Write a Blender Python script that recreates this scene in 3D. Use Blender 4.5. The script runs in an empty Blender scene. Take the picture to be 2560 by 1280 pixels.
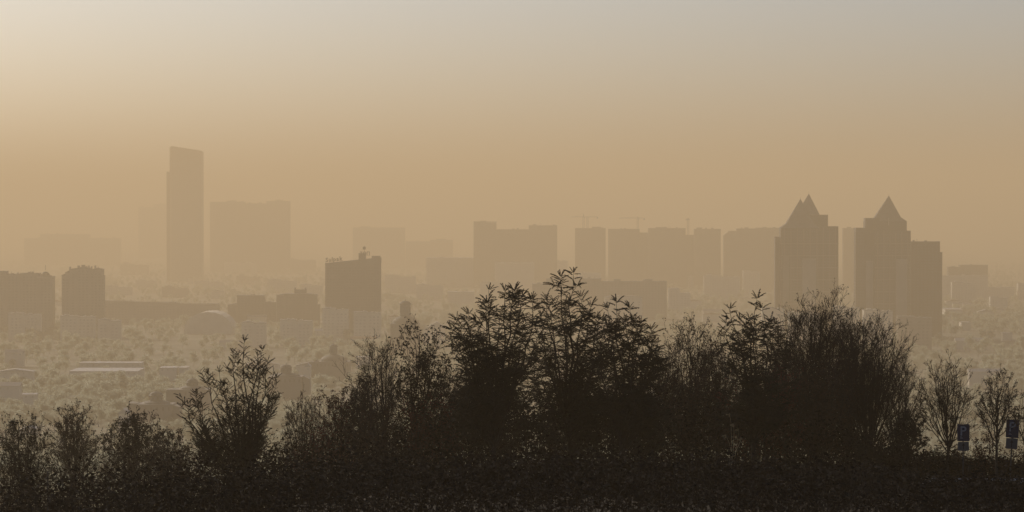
import bpy, math, random
import numpy as np
from mathutils import Vector, Matrix

sc = bpy.context.scene
C = sc.collection
R = math.radians

# ------------------------------------------------------------------ camera, sky, sun, exposure
F = 8081.0                                     # focal length in photograph pixels (2560 wide): a long lens
EYE = 231.0                                    # eye height above the far plain
PITCH = math.atan(120.0 / F)
cam = bpy.data.cameras.new('camera')
cam_ob = bpy.data.objects.new('camera', cam)
C.objects.link(cam_ob)
cam.sensor_width = 36.0
cam.lens = F / 2560.0 * 36.0
cam.clip_start = 1.0
cam.clip_end = 120000.0
cam_ob.location = (0, 0, EYE)
cam_ob.rotation_euler = (R(90) - PITCH, 0, 0)
sc.camera = cam_ob

SUN_AZ, SUN_EL = -35.0, 24.0                   # low autumn sun ahead of the camera, to the left
world = bpy.data.worlds.new('World')
sc.world = world
world.use_nodes = True
wn = world.node_tree
bg = wn.nodes['Background']
sky = wn.nodes.new('ShaderNodeTexSky')
sky.sky_type = 'NISHITA'
sky.sun_disc = False
sky.sun_elevation = R(SUN_EL)
sky.sun_rotation = R(SUN_AZ)
sky.air_density = 0.78
sky.dust_density = 2.1
sky.ozone_density = 4.4
wn.links.new(sky.outputs[0], bg.inputs[0])
bg.inputs[1].default_value = 0.086

sl = bpy.data.lights.new('sun', 'SUN')
so = bpy.data.objects.new('sun', sl)
C.objects.link(so)
sdir = Vector((math.sin(R(SUN_AZ)) * math.cos(R(SUN_EL)), math.cos(R(SUN_AZ)) * math.cos(R(SUN_EL)), math.sin(R(SUN_EL))))
so.rotation_euler = sdir.to_track_quat('Z', 'Y').to_euler()
so.location = (0, -20, 600)
sl.energy = 3.4
sl.angle = R(0.5)
sl.color = (1.0, 0.85, 0.67)

vs = sc.view_settings
vs.view_transform = 'Standard'
vs.look = 'None'
vs.exposure = 0.0
vs.gamma = 1.0
vs.use_curve_mapping = False
sc.cycles.max_bounces = 6
sc.cycles.diffuse_bounces = 4
sc.cycles.glossy_bounces = 2
sc.cycles.volume_bounces = 0

HAZE_DENSITY = 2.45e-4
K = 2.1                                        # how far the city lies, against the first rough survey

# ------------------------------------------------------------------ helpers
random.seed(7)
rng = np.random.default_rng(11)
UP = np.array((0.0, 0.0, 1.0))


def P(px, py, d):
    """World point seen at photo pixel (px, py) whose distance ahead of the camera is d metres."""
    fy = math.cos(PITCH) * F + math.sin(PITCH) * (640 - py)
    fz = -math.sin(PITCH) * F + math.cos(PITCH) * (640 - py)
    k = d / fy
    return np.array(((px - 1280) * k, d, EYE + fz * k))


TER_Y = [-40000, -400, -60, 0, 8, 25, 60, 110, 141, 170, 220, 320, 480, 700, 1050, 1470, 2100, 3150, 4200, 5460, 7350, 10500, 14700, 21000, 39900]
TER_Z = [181, 229.2, 229.3, 229.3, 229.0, 225.8, 222.2, 219.9, 219.2, 216.0, 210.0, 199, 181, 155, 132.3, 109.2, 92.4, 87.15, 80.85, 71.4, 56.7, 33.6, 12.6, 0.0, 0.0]


def sstep(a, b, x):
    t = np.clip((x - a) / (b - a), 0, 1)
    return t * t * (3 - 2 * t)


def terrain(x, y):
    x = np.asarray(x, float)
    y = np.asarray(y, float)
    z = np.interp(y, TER_Y, TER_Z)
    z = z - 4.5 * sstep(-2, -24, x) * sstep(50, 115, y) * (1 - sstep(260, 420, y))
    z = z + 0.25 * np.sin(x * 0.35 + 1.3) * np.cos(y * 0.21) * sstep(20, 60, y) * (1 - sstep(118, 130, y) * (1 - sstep(141, 150, y)) * sstep(12, 16, x)) * (1 - sstep(400, 600, y))
    return z


def tz(x, y):
    return float(terrain(x, y))


def mesh_from(name, V, quads=None, tris=None, smooth=False):
    me = bpy.data.meshes.new(name)
    V = np.asarray(V, np.float32).reshape(-1, 3)
    q = np.zeros((0, 4), np.int32) if quads is None or len(quads) == 0 else np.asarray(quads, np.int32)
    t = np.zeros((0, 3), np.int32) if tris is None or len(tris) == 0 else np.asarray(tris, np.int32)
    me.vertices.add(len(V))
    me.vertices.foreach_set('co', V.ravel())
    nl = q.size + t.size
    me.loops.add(nl)
    me.loops.foreach_set('vertex_index', np.concatenate([q.ravel(), t.ravel()]))
    me.polygons.add(len(q) + len(t))
    starts = np.concatenate([np.arange(len(q)) * 4, q.size + np.arange(len(t)) * 3]).astype(np.int32)
    me.polygons.foreach_set('loop_start', starts)
    if smooth:
        me.polygons.foreach_set('use_smooth', np.ones(len(starts), bool))
    me.update(calc_edges=True)
    me.validate()
    return me


class MB:
    """Collects solid pieces and links them as one mesh object."""

    def __init__(s):
        s.v = []
        s.f = []

    def add(s, v, f):
        o = len(s.v)
        s.v += [tuple(map(float, p)) for p in v]
        s.f += [tuple(o + i for i in q) for q in f]
        return s

    def box(s, x0, x1, y0, y1, z0, z1, zt=None):
        """zt = top height at x1 when the top slopes from z1 (at x0)."""
        zt = z1 if zt is None else zt
        v = [(x0, y0, z0), (x1, y0, z0), (x1, y1, z0), (x0, y1, z0), (x0, y0, z1), (x1, y0, zt), (x1, y1, zt), (x0, y1, z1)]
        return s.add(v, [(0, 3, 2, 1), (4, 5, 6, 7), (0, 1, 5, 4), (1, 2, 6, 5), (2, 3, 7, 6), (3, 0, 4, 7)])

    def pyramid(s, x0, x1, y0, y1, z0, z1, ax=None, ay=None):
        ax = (x0 + x1) / 2 if ax is None else ax
        ay = (y0 + y1) / 2 if ay is None else ay
        return s.add([(x0, y0, z0), (x1, y0, z0), (x1, y1, z0), (x0, y1, z0), (ax, ay, z1)],
                     [(0, 3, 2, 1), (0, 1, 4), (1, 2, 4), (2, 3, 4), (3, 0, 4)])

    def frustum(s, x0, x1, y0, y1, z0, X0, X1, Y0, Y1, z1):
        v = [(x0, y0, z0), (x1, y0, z0), (x1, y1, z0), (x0, y1, z0), (X0, Y0, z1), (X1, Y0, z1), (X1, Y1, z1), (X0, Y1, z1)]
        return s.add(v, [(0, 3, 2, 1), (4, 5, 6, 7), (0, 1, 5, 4), (1, 2, 6, 5), (2, 3, 7, 6), (3, 0, 4, 7)])

    def gable(s, x0, x1, y0, y1, z0, z1, along='x'):
        if along == 'x':
            ym = (y0 + y1) / 2
            v = [(x0, y0, z0), (x1, y0, z0), (x1, y1, z0), (x0, y1, z0), (x0, ym, z1), (x1, ym, z1)]
            return s.add(v, [(0, 3, 2, 1), (0, 1, 5, 4), (2, 3, 4, 5), (1, 2, 5), (3, 0, 4)])
        xm = (x0 + x1) / 2
        v = [(x0, y0, z0), (x1, y0, z0), (x1, y1, z0), (x0, y1, z0), (xm, y0, z1), (xm, y1, z1)]
        return s.add(v, [(0, 3, 2, 1), (0, 1, 4), (1, 2, 5, 4), (2, 3, 5), (3, 0, 4, 5)])

    def lathe(s, cx, cy, prof, n=20):
        """prof: list of (radius, z) from bottom to top."""
        v, f = [], []
        for r, z in prof:
            for k in range(n):
                a = 2 * math.pi * k / n
                v.append((cx + r * math.cos(a), cy + r * math.sin(a), z))
        for j in range(len(prof) - 1):
            for k in range(n):
                k2 = (k + 1) % n
                f.append((j * n + k, j * n + k2, (j + 1) * n + k2, (j + 1) * n + k))
        f.append(tuple(range(n - 1, -1, -1)))
        f.append(tuple((len(prof) - 1) * n + k for k in range(n)))
        return s.add(v, f)

    def bar(s, a, b, w):
        a, b = np.asarray(a, float), np.asarray(b, float)
        t = (b - a) / max(np.linalg.norm(b - a), 1e-9)
        u = np.cross(t, (0.3, 0.9, 0.2) if abs(t[2]) > 0.9 else UP)
        u = u / np.linalg.norm(u)
        q = np.cross(t, u)
        h = w / 2
        v = [p + i * u * h + j * q * h for p in (a, b) for i, j in ((-1, -1), (1, -1), (1, 1), (-1, 1))]
        return s.add(v, [(0, 3, 2, 1), (4, 5, 6, 7), (0, 1, 5, 4), (1, 2, 6, 5), (2, 3, 7, 6), (3, 0, 4, 7)])

    def build(s, name, mat, parent=None, kind=None, origin=None):
        """Vertices are in world space; with a parent they are stored relative to the parent's location."""
        off = np.zeros(3) if parent is None and origin is None else np.array(world_loc(parent) if origin is None else origin)
        me = bpy.data.meshes.new(name)
        me.from_pydata([tuple(np.array(p) - off) for p in s.v], [], s.f)
        me.materials.append(mat)
        o = bpy.data.objects.new(name, me)
        C.objects.link(o)
        if parent is not None:
            o.parent = parent
        elif origin is not None:
            o.location = origin
        if kind:
            o['kind'] = kind
        return o


def world_loc(o):
    p = Vector((0, 0, 0))
    while o is not None:
        p += o.location
        o = o.parent
    return p


def thing(name, label, cat, loc=(0, 0, 0), group=None):
    o = bpy.data.objects.new(name, None)
    o.empty_display_size = 0.5
    C.objects.link(o)
    o.location = [float(c) for c in loc]
    o['label'] = label
    o['category'] = cat
    if group:
        o['group'] = group
    return o


def link(name, me, mat, parent=None, kind=None):
    o = bpy.data.objects.new(name, me)
    if mat is not None and len(me.materials) == 0:
        me.materials.append(mat)
    C.objects.link(o)
    if parent is not None:
        o.parent = parent
    if kind:
        o['kind'] = kind
    return o


# ------------------------------------------------------------------ materials
def mat(name, col, var=0.2, scale=0.5, rough=0.9, spec=0.3, metal=0.0, col2=None, bump=0.0):
    m = bpy.data.materials.new(name)
    m.use_nodes = True
    n = m.node_tree
    b = n.nodes['Principled BSDF']
    b.inputs['Roughness'].default_value = rough
    b.inputs['Specular IOR Level'].default_value = spec
    b.inputs['Metallic'].default_value = metal
    tc = n.nodes.new('ShaderNodeTexCoord')
    no = n.nodes.new('ShaderNodeTexNoise')
    no.inputs['Scale'].default_value = scale
    no.inputs['Detail'].default_value = 5
    no.inputs['Roughness'].default_value = 0.6
    n.links.new(tc.outputs['Object'], no.inputs['Vector'])
    ra = n.nodes.new('ShaderNodeValToRGB')
    lo = [c * (1 - var) for c in col] if col2 is None else list(col)
    hi = [min(1, c * (1 + var)) for c in col] if col2 is None else list(col2)
    ra.color_ramp.elements[0].position = 0.32
    ra.color_ramp.elements[1].position = 0.68
    ra.color_ramp.elements[0].color = (*lo, 1)
    ra.color_ramp.elements[1].color = (*hi, 1)
    n.links.new(no.outputs['Fac'], ra.inputs['Fac'])
    n.links.new(ra.outputs['Color'], b.inputs['Base Color'])
    if bump:
        bp = n.nodes.new('ShaderNodeBump')
        bp.inputs['Strength'].default_value = bump
        n.links.new(no.outputs['Fac'], bp.inputs['Height'])
        n.links.new(bp.outputs['Normal'], b.inputs['Normal'])
    return m


M = dict(
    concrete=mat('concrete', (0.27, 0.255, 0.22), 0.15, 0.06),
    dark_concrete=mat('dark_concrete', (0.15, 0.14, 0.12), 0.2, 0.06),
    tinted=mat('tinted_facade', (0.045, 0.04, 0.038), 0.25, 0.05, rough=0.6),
    brown=mat('brown_facade', (0.16, 0.125, 0.1), 0.2, 0.06),
    cream=mat('cream_plaster', (0.62, 0.58, 0.49), 0.12, 0.1),
    pale=mat('pale_plaster', (0.6, 0.57, 0.5), 0.1, 0.1),
    panel=mat('panel_facade', (0.6, 0.575, 0.49), 0.1, 0.08),
    glass=mat('window_glass', (0.05, 0.055, 0.06), 0.2, 0.1, rough=0.35, spec=0.4),
    glass_soft=mat('curtained_glass', (0.5, 0.475, 0.4), 0.3, 0.3, rough=0.5, spec=0.3),
    glass_concrete=mat('grey_glass', (0.2, 0.19, 0.165), 0.3, 0.3, rough=0.5, spec=0.3),
    glass_dark=mat('smoked_glass', (0.11, 0.1, 0.09), 0.3, 0.3, rough=0.5, spec=0.3),
    city_bark=mat('city_bark', (0.26, 0.23, 0.18), 0.2, 0.5),
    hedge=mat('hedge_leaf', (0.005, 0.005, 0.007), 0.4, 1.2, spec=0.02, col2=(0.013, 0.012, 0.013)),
    pale_metal=mat('pale_metal_roof', (0.38, 0.365, 0.33), 0.12, 0.15, rough=0.55, spec=0.5),
    roof_dark=mat('dark_roof', (0.12, 0.11, 0.1), 0.2, 0.15),
    roof_grey=mat('grey_roof', (0.25, 0.24, 0.22), 0.2, 0.12, rough=0.7),
    roof_tile=mat('tile_roof', (0.2, 0.12, 0.085), 0.25, 0.3),
    dome=mat('dome_metal', (0.085, 0.09, 0.085), 0.12, 0.3, rough=0.75),
    villa=mat('villa_plaster', (0.17, 0.165, 0.15), 0.12, 0.15),
    steel=mat('crane_steel', (0.14, 0.12, 0.09), 0.2, 0.2, rough=0.6),
    letter=mat('sign_letter', (0.03, 0.028, 0.026), 0.1, 0.5, rough=0.6),
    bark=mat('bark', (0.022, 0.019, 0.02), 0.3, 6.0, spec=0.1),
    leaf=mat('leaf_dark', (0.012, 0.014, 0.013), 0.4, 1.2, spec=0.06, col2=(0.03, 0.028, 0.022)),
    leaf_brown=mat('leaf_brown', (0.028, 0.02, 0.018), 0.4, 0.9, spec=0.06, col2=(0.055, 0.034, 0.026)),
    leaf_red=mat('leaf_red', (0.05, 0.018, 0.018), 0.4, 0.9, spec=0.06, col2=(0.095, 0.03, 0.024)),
    city_leaf=mat('city_leaf', (0.18, 0.19, 0.135), 0.2, 0.4, spec=0.05, col2=(0.22, 0.23, 0.17)),
    asphalt=mat('asphalt', (0.04, 0.04, 0.042), 0.25, 1.5),
    kerb=mat('kerb_stone', (0.3, 0.29, 0.27), 0.2, 2.0),
    stone=mat('pale_stone', (0.5, 0.48, 0.45), 0.25, 4.0, bump=0.4),
    blue=mat('sign_blue', (0.008, 0.018, 0.055), 0.08, 1.0, rough=0.5),
    white=mat('sign_white', (0.24, 0.25, 0.27), 0.06, 1.0, rough=0.5),
    plate=mat('sign_plate', (0.07, 0.075, 0.085), 0.1, 1.0, rough=0.6),
    zinc=mat('zinc_post', (0.035, 0.035, 0.04), 0.15, 3.0, rough=0.5, metal=0.3),
    iron=mat('dark_iron', (0.02, 0.02, 0.022), 0.2, 3.0, rough=0.6),
    straw=mat('dry_grass', (0.34, 0.26, 0.15), 0.25, 8.0),
)


def leafy_translucent(m, col, fac):
    n = m.node_tree
    b = n.nodes['Principled BSDF']
    tr = n.nodes.new('ShaderNodeBsdfTranslucent')
    tr.inputs['Color'].default_value = (*col, 1)
    mx = n.nodes.new('ShaderNodeMixShader')
    mx.inputs[0].default_value = fac
    n.links.new(b.outputs[0], mx.inputs[1])
    n.links.new(tr.outputs[0], mx.inputs[2])
    n.links.new(mx.outputs[0], n.nodes['Material Output'].inputs['Surface'])


leafy_translucent(M['city_leaf'], (0.56, 0.6, 0.48), 0.42)


def ground_material():
    m = bpy.data.materials.new('ground_cover')
    m.use_nodes = True
    n = m.node_tree
    b = n.nodes['Principled BSDF']
    b.inputs['Roughness'].default_value = 0.95
    b.inputs['Specular IOR Level'].default_value = 0.1
    tc = n.nodes.new('ShaderNodeTexCoord')

    def noise(scale, detail):
        q = n.nodes.new('ShaderNodeTexNoise')
        q.inputs['Scale'].default_value = scale
        q.inputs['Detail'].default_value = detail
        n.links.new(tc.outputs['Object'], q.inputs['Vector'])
        return q
    a = noise(0.012, 6)
    ra = n.nodes.new('ShaderNodeValToRGB')
    e = ra.color_ramp.elements
    e[0].position = 0.36
    e[0].color = (0.1, 0.105, 0.075, 1)
    e[1].position = 0.64
    e[1].color = (0.22, 0.215, 0.165, 1)
    n.links.new(a.outputs['Fac'], ra.inputs['Fac'])
    # the wooded hill in front: dark soil and leaf litter, ends where the plain begins
    sp = n.nodes.new('ShaderNodeSeparateXYZ')
    n.links.new(tc.outputs['Object'], sp.inputs[0])
    c = noise(0.9, 5)
    rc = n.nodes.new('ShaderNodeValToRGB')
    e = rc.color_ramp.elements
    e[0].position = 0.35
    e[0].color = (0.025, 0.021, 0.016, 1)
    e[1].position = 0.7
    e[1].color = (0.06, 0.047, 0.03, 1)
    n.links.new(c.outputs['Fac'], rc.inputs['Fac'])
    w = noise(0.01, 3)
    ad = n.nodes.new('ShaderNodeMath')
    ad.operation = 'MULTIPLY_ADD'
    ad.inputs[1].default_value = 200
    n.links.new(w.outputs['Fac'], ad.inputs[0])
    n.links.new(sp.outputs['Y'], ad.inputs[2])
    mr = n.nodes.new('ShaderNodeMapRange')
    mr.inputs['From Min'].default_value = 800
    mr.inputs['From Max'].default_value = 900
    n.links.new(ad.outputs[0], mr.inputs['Value'])
    mx = n.nodes.new('ShaderNodeMix')
    mx.data_type = 'RGBA'
    n.links.new(mr.outputs[0], mx.inputs['Factor'])
    n.links.new(rc.outputs['Color'], mx.inputs['A'])
    n.links.new(ra.outputs['Color'], mx.inputs['B'])
    n.links.new(mx.outputs['Result'], b.inputs['Base Color'])
    return m


# ------------------------------------------------------------------ ground
def build_ground():
    ys = sorted(set([-40000, -15000, -5000, -2000, -800, -400, -200, -100, -60, -30, -10] + list(range(0, 260, 4)) + list(range(260, 700, 15))
                    + list(range(700, 3000, 60)) + list(range(3000, 7001, 250)) + [9000, 12000, 18000, 26000, 40000]))
    pos = list(range(0, 60, 3)) + list(range(60, 200, 15)) + list(range(200, 1200, 80)) + [1500, 2000, 3000, 5000, 9000, 16000, 26000, 40000]
    xs = sorted(set(pos + [-p for p in pos]))
    X, Y = np.meshgrid(xs, ys)
    Z = terrain(X, Y)
    V = np.stack([X, Y, Z], -1).reshape(-1, 3)
    nx, ny = len(xs), len(ys)
    i = np.arange(ny - 1)[:, None] * nx + np.arange(nx - 1)[None, :]
    q = np.stack([i, i + 1, i + 1 + nx, i + nx], -1).reshape(-1, 4)
    o = link('ground', mesh_from('ground', V, q, smooth=True), ground_material(), kind='structure')
    return o


build_ground()

# the parking lot at the hill's edge, with its kerb
PL_Y0, PL_Y1, PL_X0, PL_X1 = 133.4, 137.4, 17.2, 46.0
xs = np.arange(PL_X0, PL_X1 + 0.1, 2.125)
ys = np.arange(PL_Y0, PL_Y1 + 0.01, 1.0)
Xg, Yg = np.meshgrid(xs, ys)
Zg = terrain(Xg, Yg) + 0.06
idx = np.arange(len(ys) - 1)[:, None] * len(xs) + np.arange(len(xs) - 1)[None, :]
lot = link('parking_lot', mesh_from('parking_lot', np.stack([Xg, Yg, Zg], -1), np.stack([idx, idx + 1, idx + 1 + len(xs), idx + len(xs)], -1).reshape(-1, 4)),
           M['asphalt'], kind='structure')
kerb = bpy.data.objects.new('kerb', None)
C.objects.link(kerb)
kerb['kind'] = 'structure'
kerb.location = (0, PL_Y1, 0)
km = None
for k in range(int((PL_X1 - PL_X0) / 1.0)):
    x = PL_X0 + k * 1.0
    if km is None:
        b_ = MB()
        b_.frustum(0.01, 0.985, 0, 0.18, -0.1, 0.02, 0.975, 0.03, 0.17, 0.15)
        first = b_.build('kerb_stone', M['kerb'], kerb, origin=(0, 0, 0))
        km = first
        o = first
    else:
        o = km.copy()
        C.objects.link(o)
    o.parent = kerb
    o.location = (x, 0.02, tz(x + 0.5, PL_Y1 + 0.1) + 0.06 + random.uniform(-0.012, 0.012))

# ------------------------------------------------------------------ city buildings
def glaze(mb, x0, x1, yf, yb, z0, z1, floor=3.2, bay=3.4, ww=1.9, wh=1.6, sides=True):
    """Window panes set into shallow frames on the front and flanks; 10 cm proud of the wall face."""
    nf = int((z1 - z0 - 1.5) / floor)
    nb = max(1, int((x1 - x0 - 1.0) / bay))
    off = ((x1 - x0) - nb * bay) / 2
    for j in range(nf):
        zb = z0 + 1.2 + j * floor
        for k in range(nb):
            xa = x0 + off + k * bay + (bay - ww) / 2
            mb.box(xa, xa + ww, yf - 0.1, yf + 0.2, zb, zb + wh)
        if sides:
            ns = max(1, int((yb - yf - 1.0) / bay))
            for k in range(ns):
                ya = yf + 0.5 + k * bay + (bay - ww) / 2
                mb.box(x0 - 0.1, x0 + 0.2, ya, ya + ww, zb, zb + wh)
                mb.box(x1 - 0.2, x1 + 0.1, ya, ya + ww, zb, zb + wh)


def px_x(px, d):
    return float(P(px, 600, d)[0])


def px_z(py, d):
    return float(P(1280, py, d)[2])


def building(name, label, cat, d, segs, wall='concrete', roof='roof_grey', depth=16, glass=True, boxes=(), cornice=True, group=None,
             floor=3.3, bay=4.2, ww=2.3, wh=1.7, bands=False):
    """segs: (x0, x1, ytop[, ytop_right]) in photo pixels at distance d; boxes: (x0, x1, ybottom, ytop) rooftop structures."""
    xa, xb = min(s[0] for s in segs), max(s[1] for s in segs)
    cx = px_x((xa + xb) / 2, d)
    zb = min(tz(px_x(xa, d), d), tz(px_x(xb, d), d), tz(cx, d + depth)) - 1.0
    root = thing(name, label, cat, (cx, d, zb), group)
    g = MB()
    for i, s in enumerate(segs):
        x0, x1 = px_x(s[0], d), px_x(s[1], d)
        z1 = px_z(s[2], d)
        z2 = px_z(s[3], d) if len(s) > 3 else z1
        j = (i % 3) * 0.35
        yf, yb = d + j, d + depth - j
        ins = 0.03 * (i % 2)
        MB().box(x0 + ins, x1 - ins, yf, yb, zb, z1, z2).build('wall', M[wall], root)
        if cornice:
            MB().box(x0 - 0.25, x1 + 0.25, yf - 0.25, yb + 0.25, z1 + 0.004, z1 + 0.55, z2 + 0.55).build('roof', M[roof], root)
        if bands:
            nf = int((min(z1, z2) - zb) / (floor * 3))
            for q in range(1, nf):
                MB().box(x0 - 0.18, x1 + 0.18, yf - 0.18, yb + 0.18, zb + q * floor * 3 - 0.25, zb + q * floor * 3 + 0.25).build('floor_band', M[roof], root)
        if glass:
            glaze(g, x0, x1, yf, yb, zb + 1, min(z1, z2), floor, bay, ww, wh)
    if glass and g.v:
        g.build('glazing', M[{'tinted': 'glass', 'dark_concrete': 'glass_dark', 'brown': 'glass_dark', 'concrete': 'glass_concrete'}.get(wall, 'glass_soft')], root, kind='stuff')
    rp = random.Random(int(xa * 7 + d))
    for s in segs:
        wpx = s[1] - s[0]
        if cornice and wpx > 26 and len(s) == 3:
            for q in range(rp.choice((1, 2, 2, 3))):
                c = rp.uniform(s[0] + 5, s[1] - 9)
                w_px, h_px = rp.uniform(3, 8), rp.uniform(1.2, 3.2)
                y0_ = d + depth * rp.uniform(0.25, 0.5)
                MB().box(px_x(c, d), px_x(c + w_px, d), y0_, y0_ + depth * 0.3, px_z(s[2], d), px_z(s[2] - h_px, d) + 0.5).build('roof_hut', M[wall], root)
            if rp.random() < 0.6:
                c = rp.uniform(s[0] + 4, s[1] - 4)
                MB().bar((px_x(c, d), d + depth * 0.4, px_z(s[2], d)), (px_x(c, d), d + depth * 0.4, px_z(s[2] - rp.uniform(4, 8), d)), 0.35).build('aerial', M['steel'], root)
    for k, (x0, x1, y0, y1) in enumerate(boxes):
        MB().box(px_x(x0, d), px_x(x1, d), d + depth * 0.3, d + depth * 0.7 + 0.1 * k, px_z(y0, d) - 0.3, px_z(y1, d)).build('roof_box', M[wall], root)
    return root


# --- the tall slant-topped tower and its neighbours, far left
D1 = 7800
t = building('glass_tower', 'tallest tower on the skyline, slant-topped glass slab at far left', 'tower', D1,
             [(427, 506, 367, 379)], wall='concrete', roof='roof_grey', depth=34, floor=4, bay=6, ww=4.6, wh=2.6, cornice=False)
z0 = t.location.z
MB().box(px_x(416, D1), px_x(424, D1), D1 + 4, D1 + 30, z0, px_z(429, D1)).build('side_wing', M['tinted'], t)
MB().box(px_x(424.2, D1), px_x(426.8, D1), D1 + 2, D1 + 32, z0, px_z(368, D1)).build('corner_fin', M['concrete'], t)
MB().box(px_x(428, D1), px_x(505, D1), D1 + 3, D1 + 5, px_z(380, D1), px_z(365, D1), px_z(377, D1)).build('crown_screen', M['tinted'], t)
building('office_block', 'faint low block merging with the left foot of the slant-topped tower', 'building', 13500,
         [(346, 384, 518), (384, 416, 511)], wall='concrete', depth=30, floor=4, bay=6, ww=4, wh=2)
building('apartment_slab', 'broad faint slab with notched roof right of the slant-topped tower', 'building', 9600,
         [(525, 613, 505), (613, 666, 509), (666, 725, 503)], wall='concrete', depth=26, floor=3.5, bay=5, ww=3, wh=2, boxes=[(575, 590, 504, 501), (690, 700, 502, 499)])
building('hall', 'long faint low hall on the left horizon with a shallow raised middle', 'building', 11400,
         [(60, 100, 596), (100, 222, 586), (222, 300, 596)], wall='concrete', depth=40, floor=4, bay=7, ww=4, wh=2)
building('apartment_block', 'faint wide block on the horizon above the building with rooftop lettering', 'building', 10500,
         [(882, 1012, 569, 574)], wall='concrete', depth=25, floor=3.5, bay=5, ww=3, wh=2, boxes=[(900, 925, 570, 566)])
building('low_block', 'faint low block between the lettered building and the notched middle block', 'building', 10500,
         [(1014, 1075, 604), (1075, 1132, 600)], wall='concrete', depth=25, boxes=[(1090, 1112, 600, 597)], floor=3.5, bay=5, ww=3, wh=2)
building('apartment_block', 'middle skyline block with high left shoulder and sunken centre', 'building', 6900,
         [(1184, 1241, 554, 558), (1241, 1322, 574), (1322, 1393, 564)], wall='dark_concrete', depth=24, floor=3.4, bay=4.5, ww=2.6, wh=1.8, boxes=[(1200, 1215, 556, 552)])

# --- the row of blocks with cranes
DR = 6750
building('apartment_block', 'pale brown block under the twin-masted crane, left end of the crane row', 'building', DR + 250,
         [(1438, 1514, 571)], wall='brown', depth=22, boxes=[(1480, 1500, 571, 567)], bay=4, ww=2.4, wh=1.8)
building('apartment_block', 'block below the middle crane with a low step at its right end', 'building', DR + 60,
         [(1521, 1599, 573), (1599, 1620, 582)], wall='dark_concrete', depth=22, bay=4, ww=2.4, wh=1.8)
building('apartment_block', 'broad block between the middle crane and the right crane', 'building', DR,
         [(1621, 1714, 571), (1714, 1735, 588)], wall='dark_concrete', depth=22, bay=4, ww=2.4, wh=1.8, boxes=[(1640, 1668, 571, 568)])
building('apartment_block', 'block right of the right crane, beside a narrow bright gap', 'building', DR - 60,
         [(1736, 1802, 573)], wall='dark_concrete', depth=22, bay=4, ww=2.4, wh=1.8, boxes=[(1742, 1756, 573, 569)])
b = building('apartment_block', 'long block with a cut corner left of the pyramid towers', 'building', DR - 350,
             [(1822, 1842, 578), (1842, 1890, 572), (1890, 1956, 570)], wall='dark_concrete', depth=26, bay=4, ww=2.4, wh=1.8)
MB().box(px_x(1809, DR - 350), px_x(1822, DR - 350), DR - 349, DR - 330, b.location.z, px_z(589, DR - 350), px_z(579, DR - 350)).build('wall', M['dark_concrete'], b)
building('apartment_block', 'narrow faint block seen between the two pyramid towers', 'building', 6450,
         [(2108, 2141, 571)], wall='brown', depth=20, bay=4, ww=2.4, wh=1.8)


def crane(label, d, masts, y_base, y_top, y_jib, x_jib_l, x_jib_r, x_cw, away=False, w=3.6):
    cx = px_x(masts[0], d)
    root = thing('tower_crane', label, 'crane', (cx, d + 12, tz(cx, d + 12)), 'cranes over the skyline')
    zt, zj, zb = px_z(y_top, d), px_z(y_jib, d), tz(cx, d + 12) - 0.5
    for mpx in masts:
        x = px_x(mpx, d)
        m = MB()
        for sx in (-1, 1):
            for sy in (-1, 1):
                m.box(x + sx * w / 2 - 0.3, x + sx * w / 2 + 0.3, d + 12 + sy * w / 2 - 0.3, d + 12 + sy * w / 2 + 0.3, zb, zj)
        z = zj - 2.6
        s = 1
        while z > zj - 60:
            m.bar((x - s * w / 2, d + 12 - w / 2, z), (x + s * w / 2, d + 12 - w / 2, z + 2.6), 0.55)
            m.bar((x - s * w / 2, d + 12 + w / 2, z), (x + s * w / 2, d + 12 + w / 2, z + 2.6), 0.55)
            z -= 2.6
            s = -s
        m.build('mast', M['steel'], root)
    x = px_x(masts[0], d)
    MB().pyramid(x - 1.5, x + 1.5, d + 10.6, d + 13.4, zj + 0.6, zt).build('tower_head', M['steel'], root)
    MB().box(x + 1.2, x + 3.2, d + 10, d + 12, zj - 2.4, zj - 0.1).build('cab', M['steel'], root)
    if not away:
        j = MB()
        xl, xr = px_x(x_jib_l, d), px_x(x_jib_r, d)
        for yy in (-0.8, 0.8):
            j.box(xl, xr, d + 12 + yy - 0.18, d + 12 + yy + 0.18, zj, zj + 0.4)
        j.box(xl + 3, xr - 3, d + 11.85, d + 12.15, zj + 1.5, zj + 1.8)
        n = int((xr - xl) / 3.2)
        for k in range(n):
            xa = xl + k * 3.2
            j.bar((xa, d + 11.2, zj + 0.2), (xa + 1.6, d + 12, zj + 1.6), 0.2)
            j.bar((xa + 1.6, d + 12, zj + 1.6), (xa + 3.2, d + 12.8, zj + 0.2), 0.2)
        j.build('jib', M['steel'], root)
        MB().bar((x, d + 12, zt), ((xl + x) / 2 - 4, d + 12, zj + 1.8), 0.22).build('tie_rod', M['steel'], root)
        xc = px_x(x_cw, d)
        MB().box(xc - 1.6, xc + 1.6, d + 10.8, d + 13.2, zj - 3.2, zj + 0.3).build('counterweight', M['concrete'], root)
    else:
        j = MB()
        for xx in (-0.8, 0.8):
            j.box(x + xx - 0.2, x + xx + 0.2, d - 4, d + 55, zj, zj + 0.5)
        for k in range(18):
            j.bar((x - 0.8, d - 4 + k * 3.2, zj + 0.2), (x + 0.8, d - 2.4 + k * 3.2, zj + 0.2), 0.2)
        j.build('jib', M['steel'], root)
        MB().box(x - 5.5, x + 2.2, d - 5, d - 2, zj - 2.2, zj + 0.9).build('counterweight', M['concrete'], root)
    return root


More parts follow.
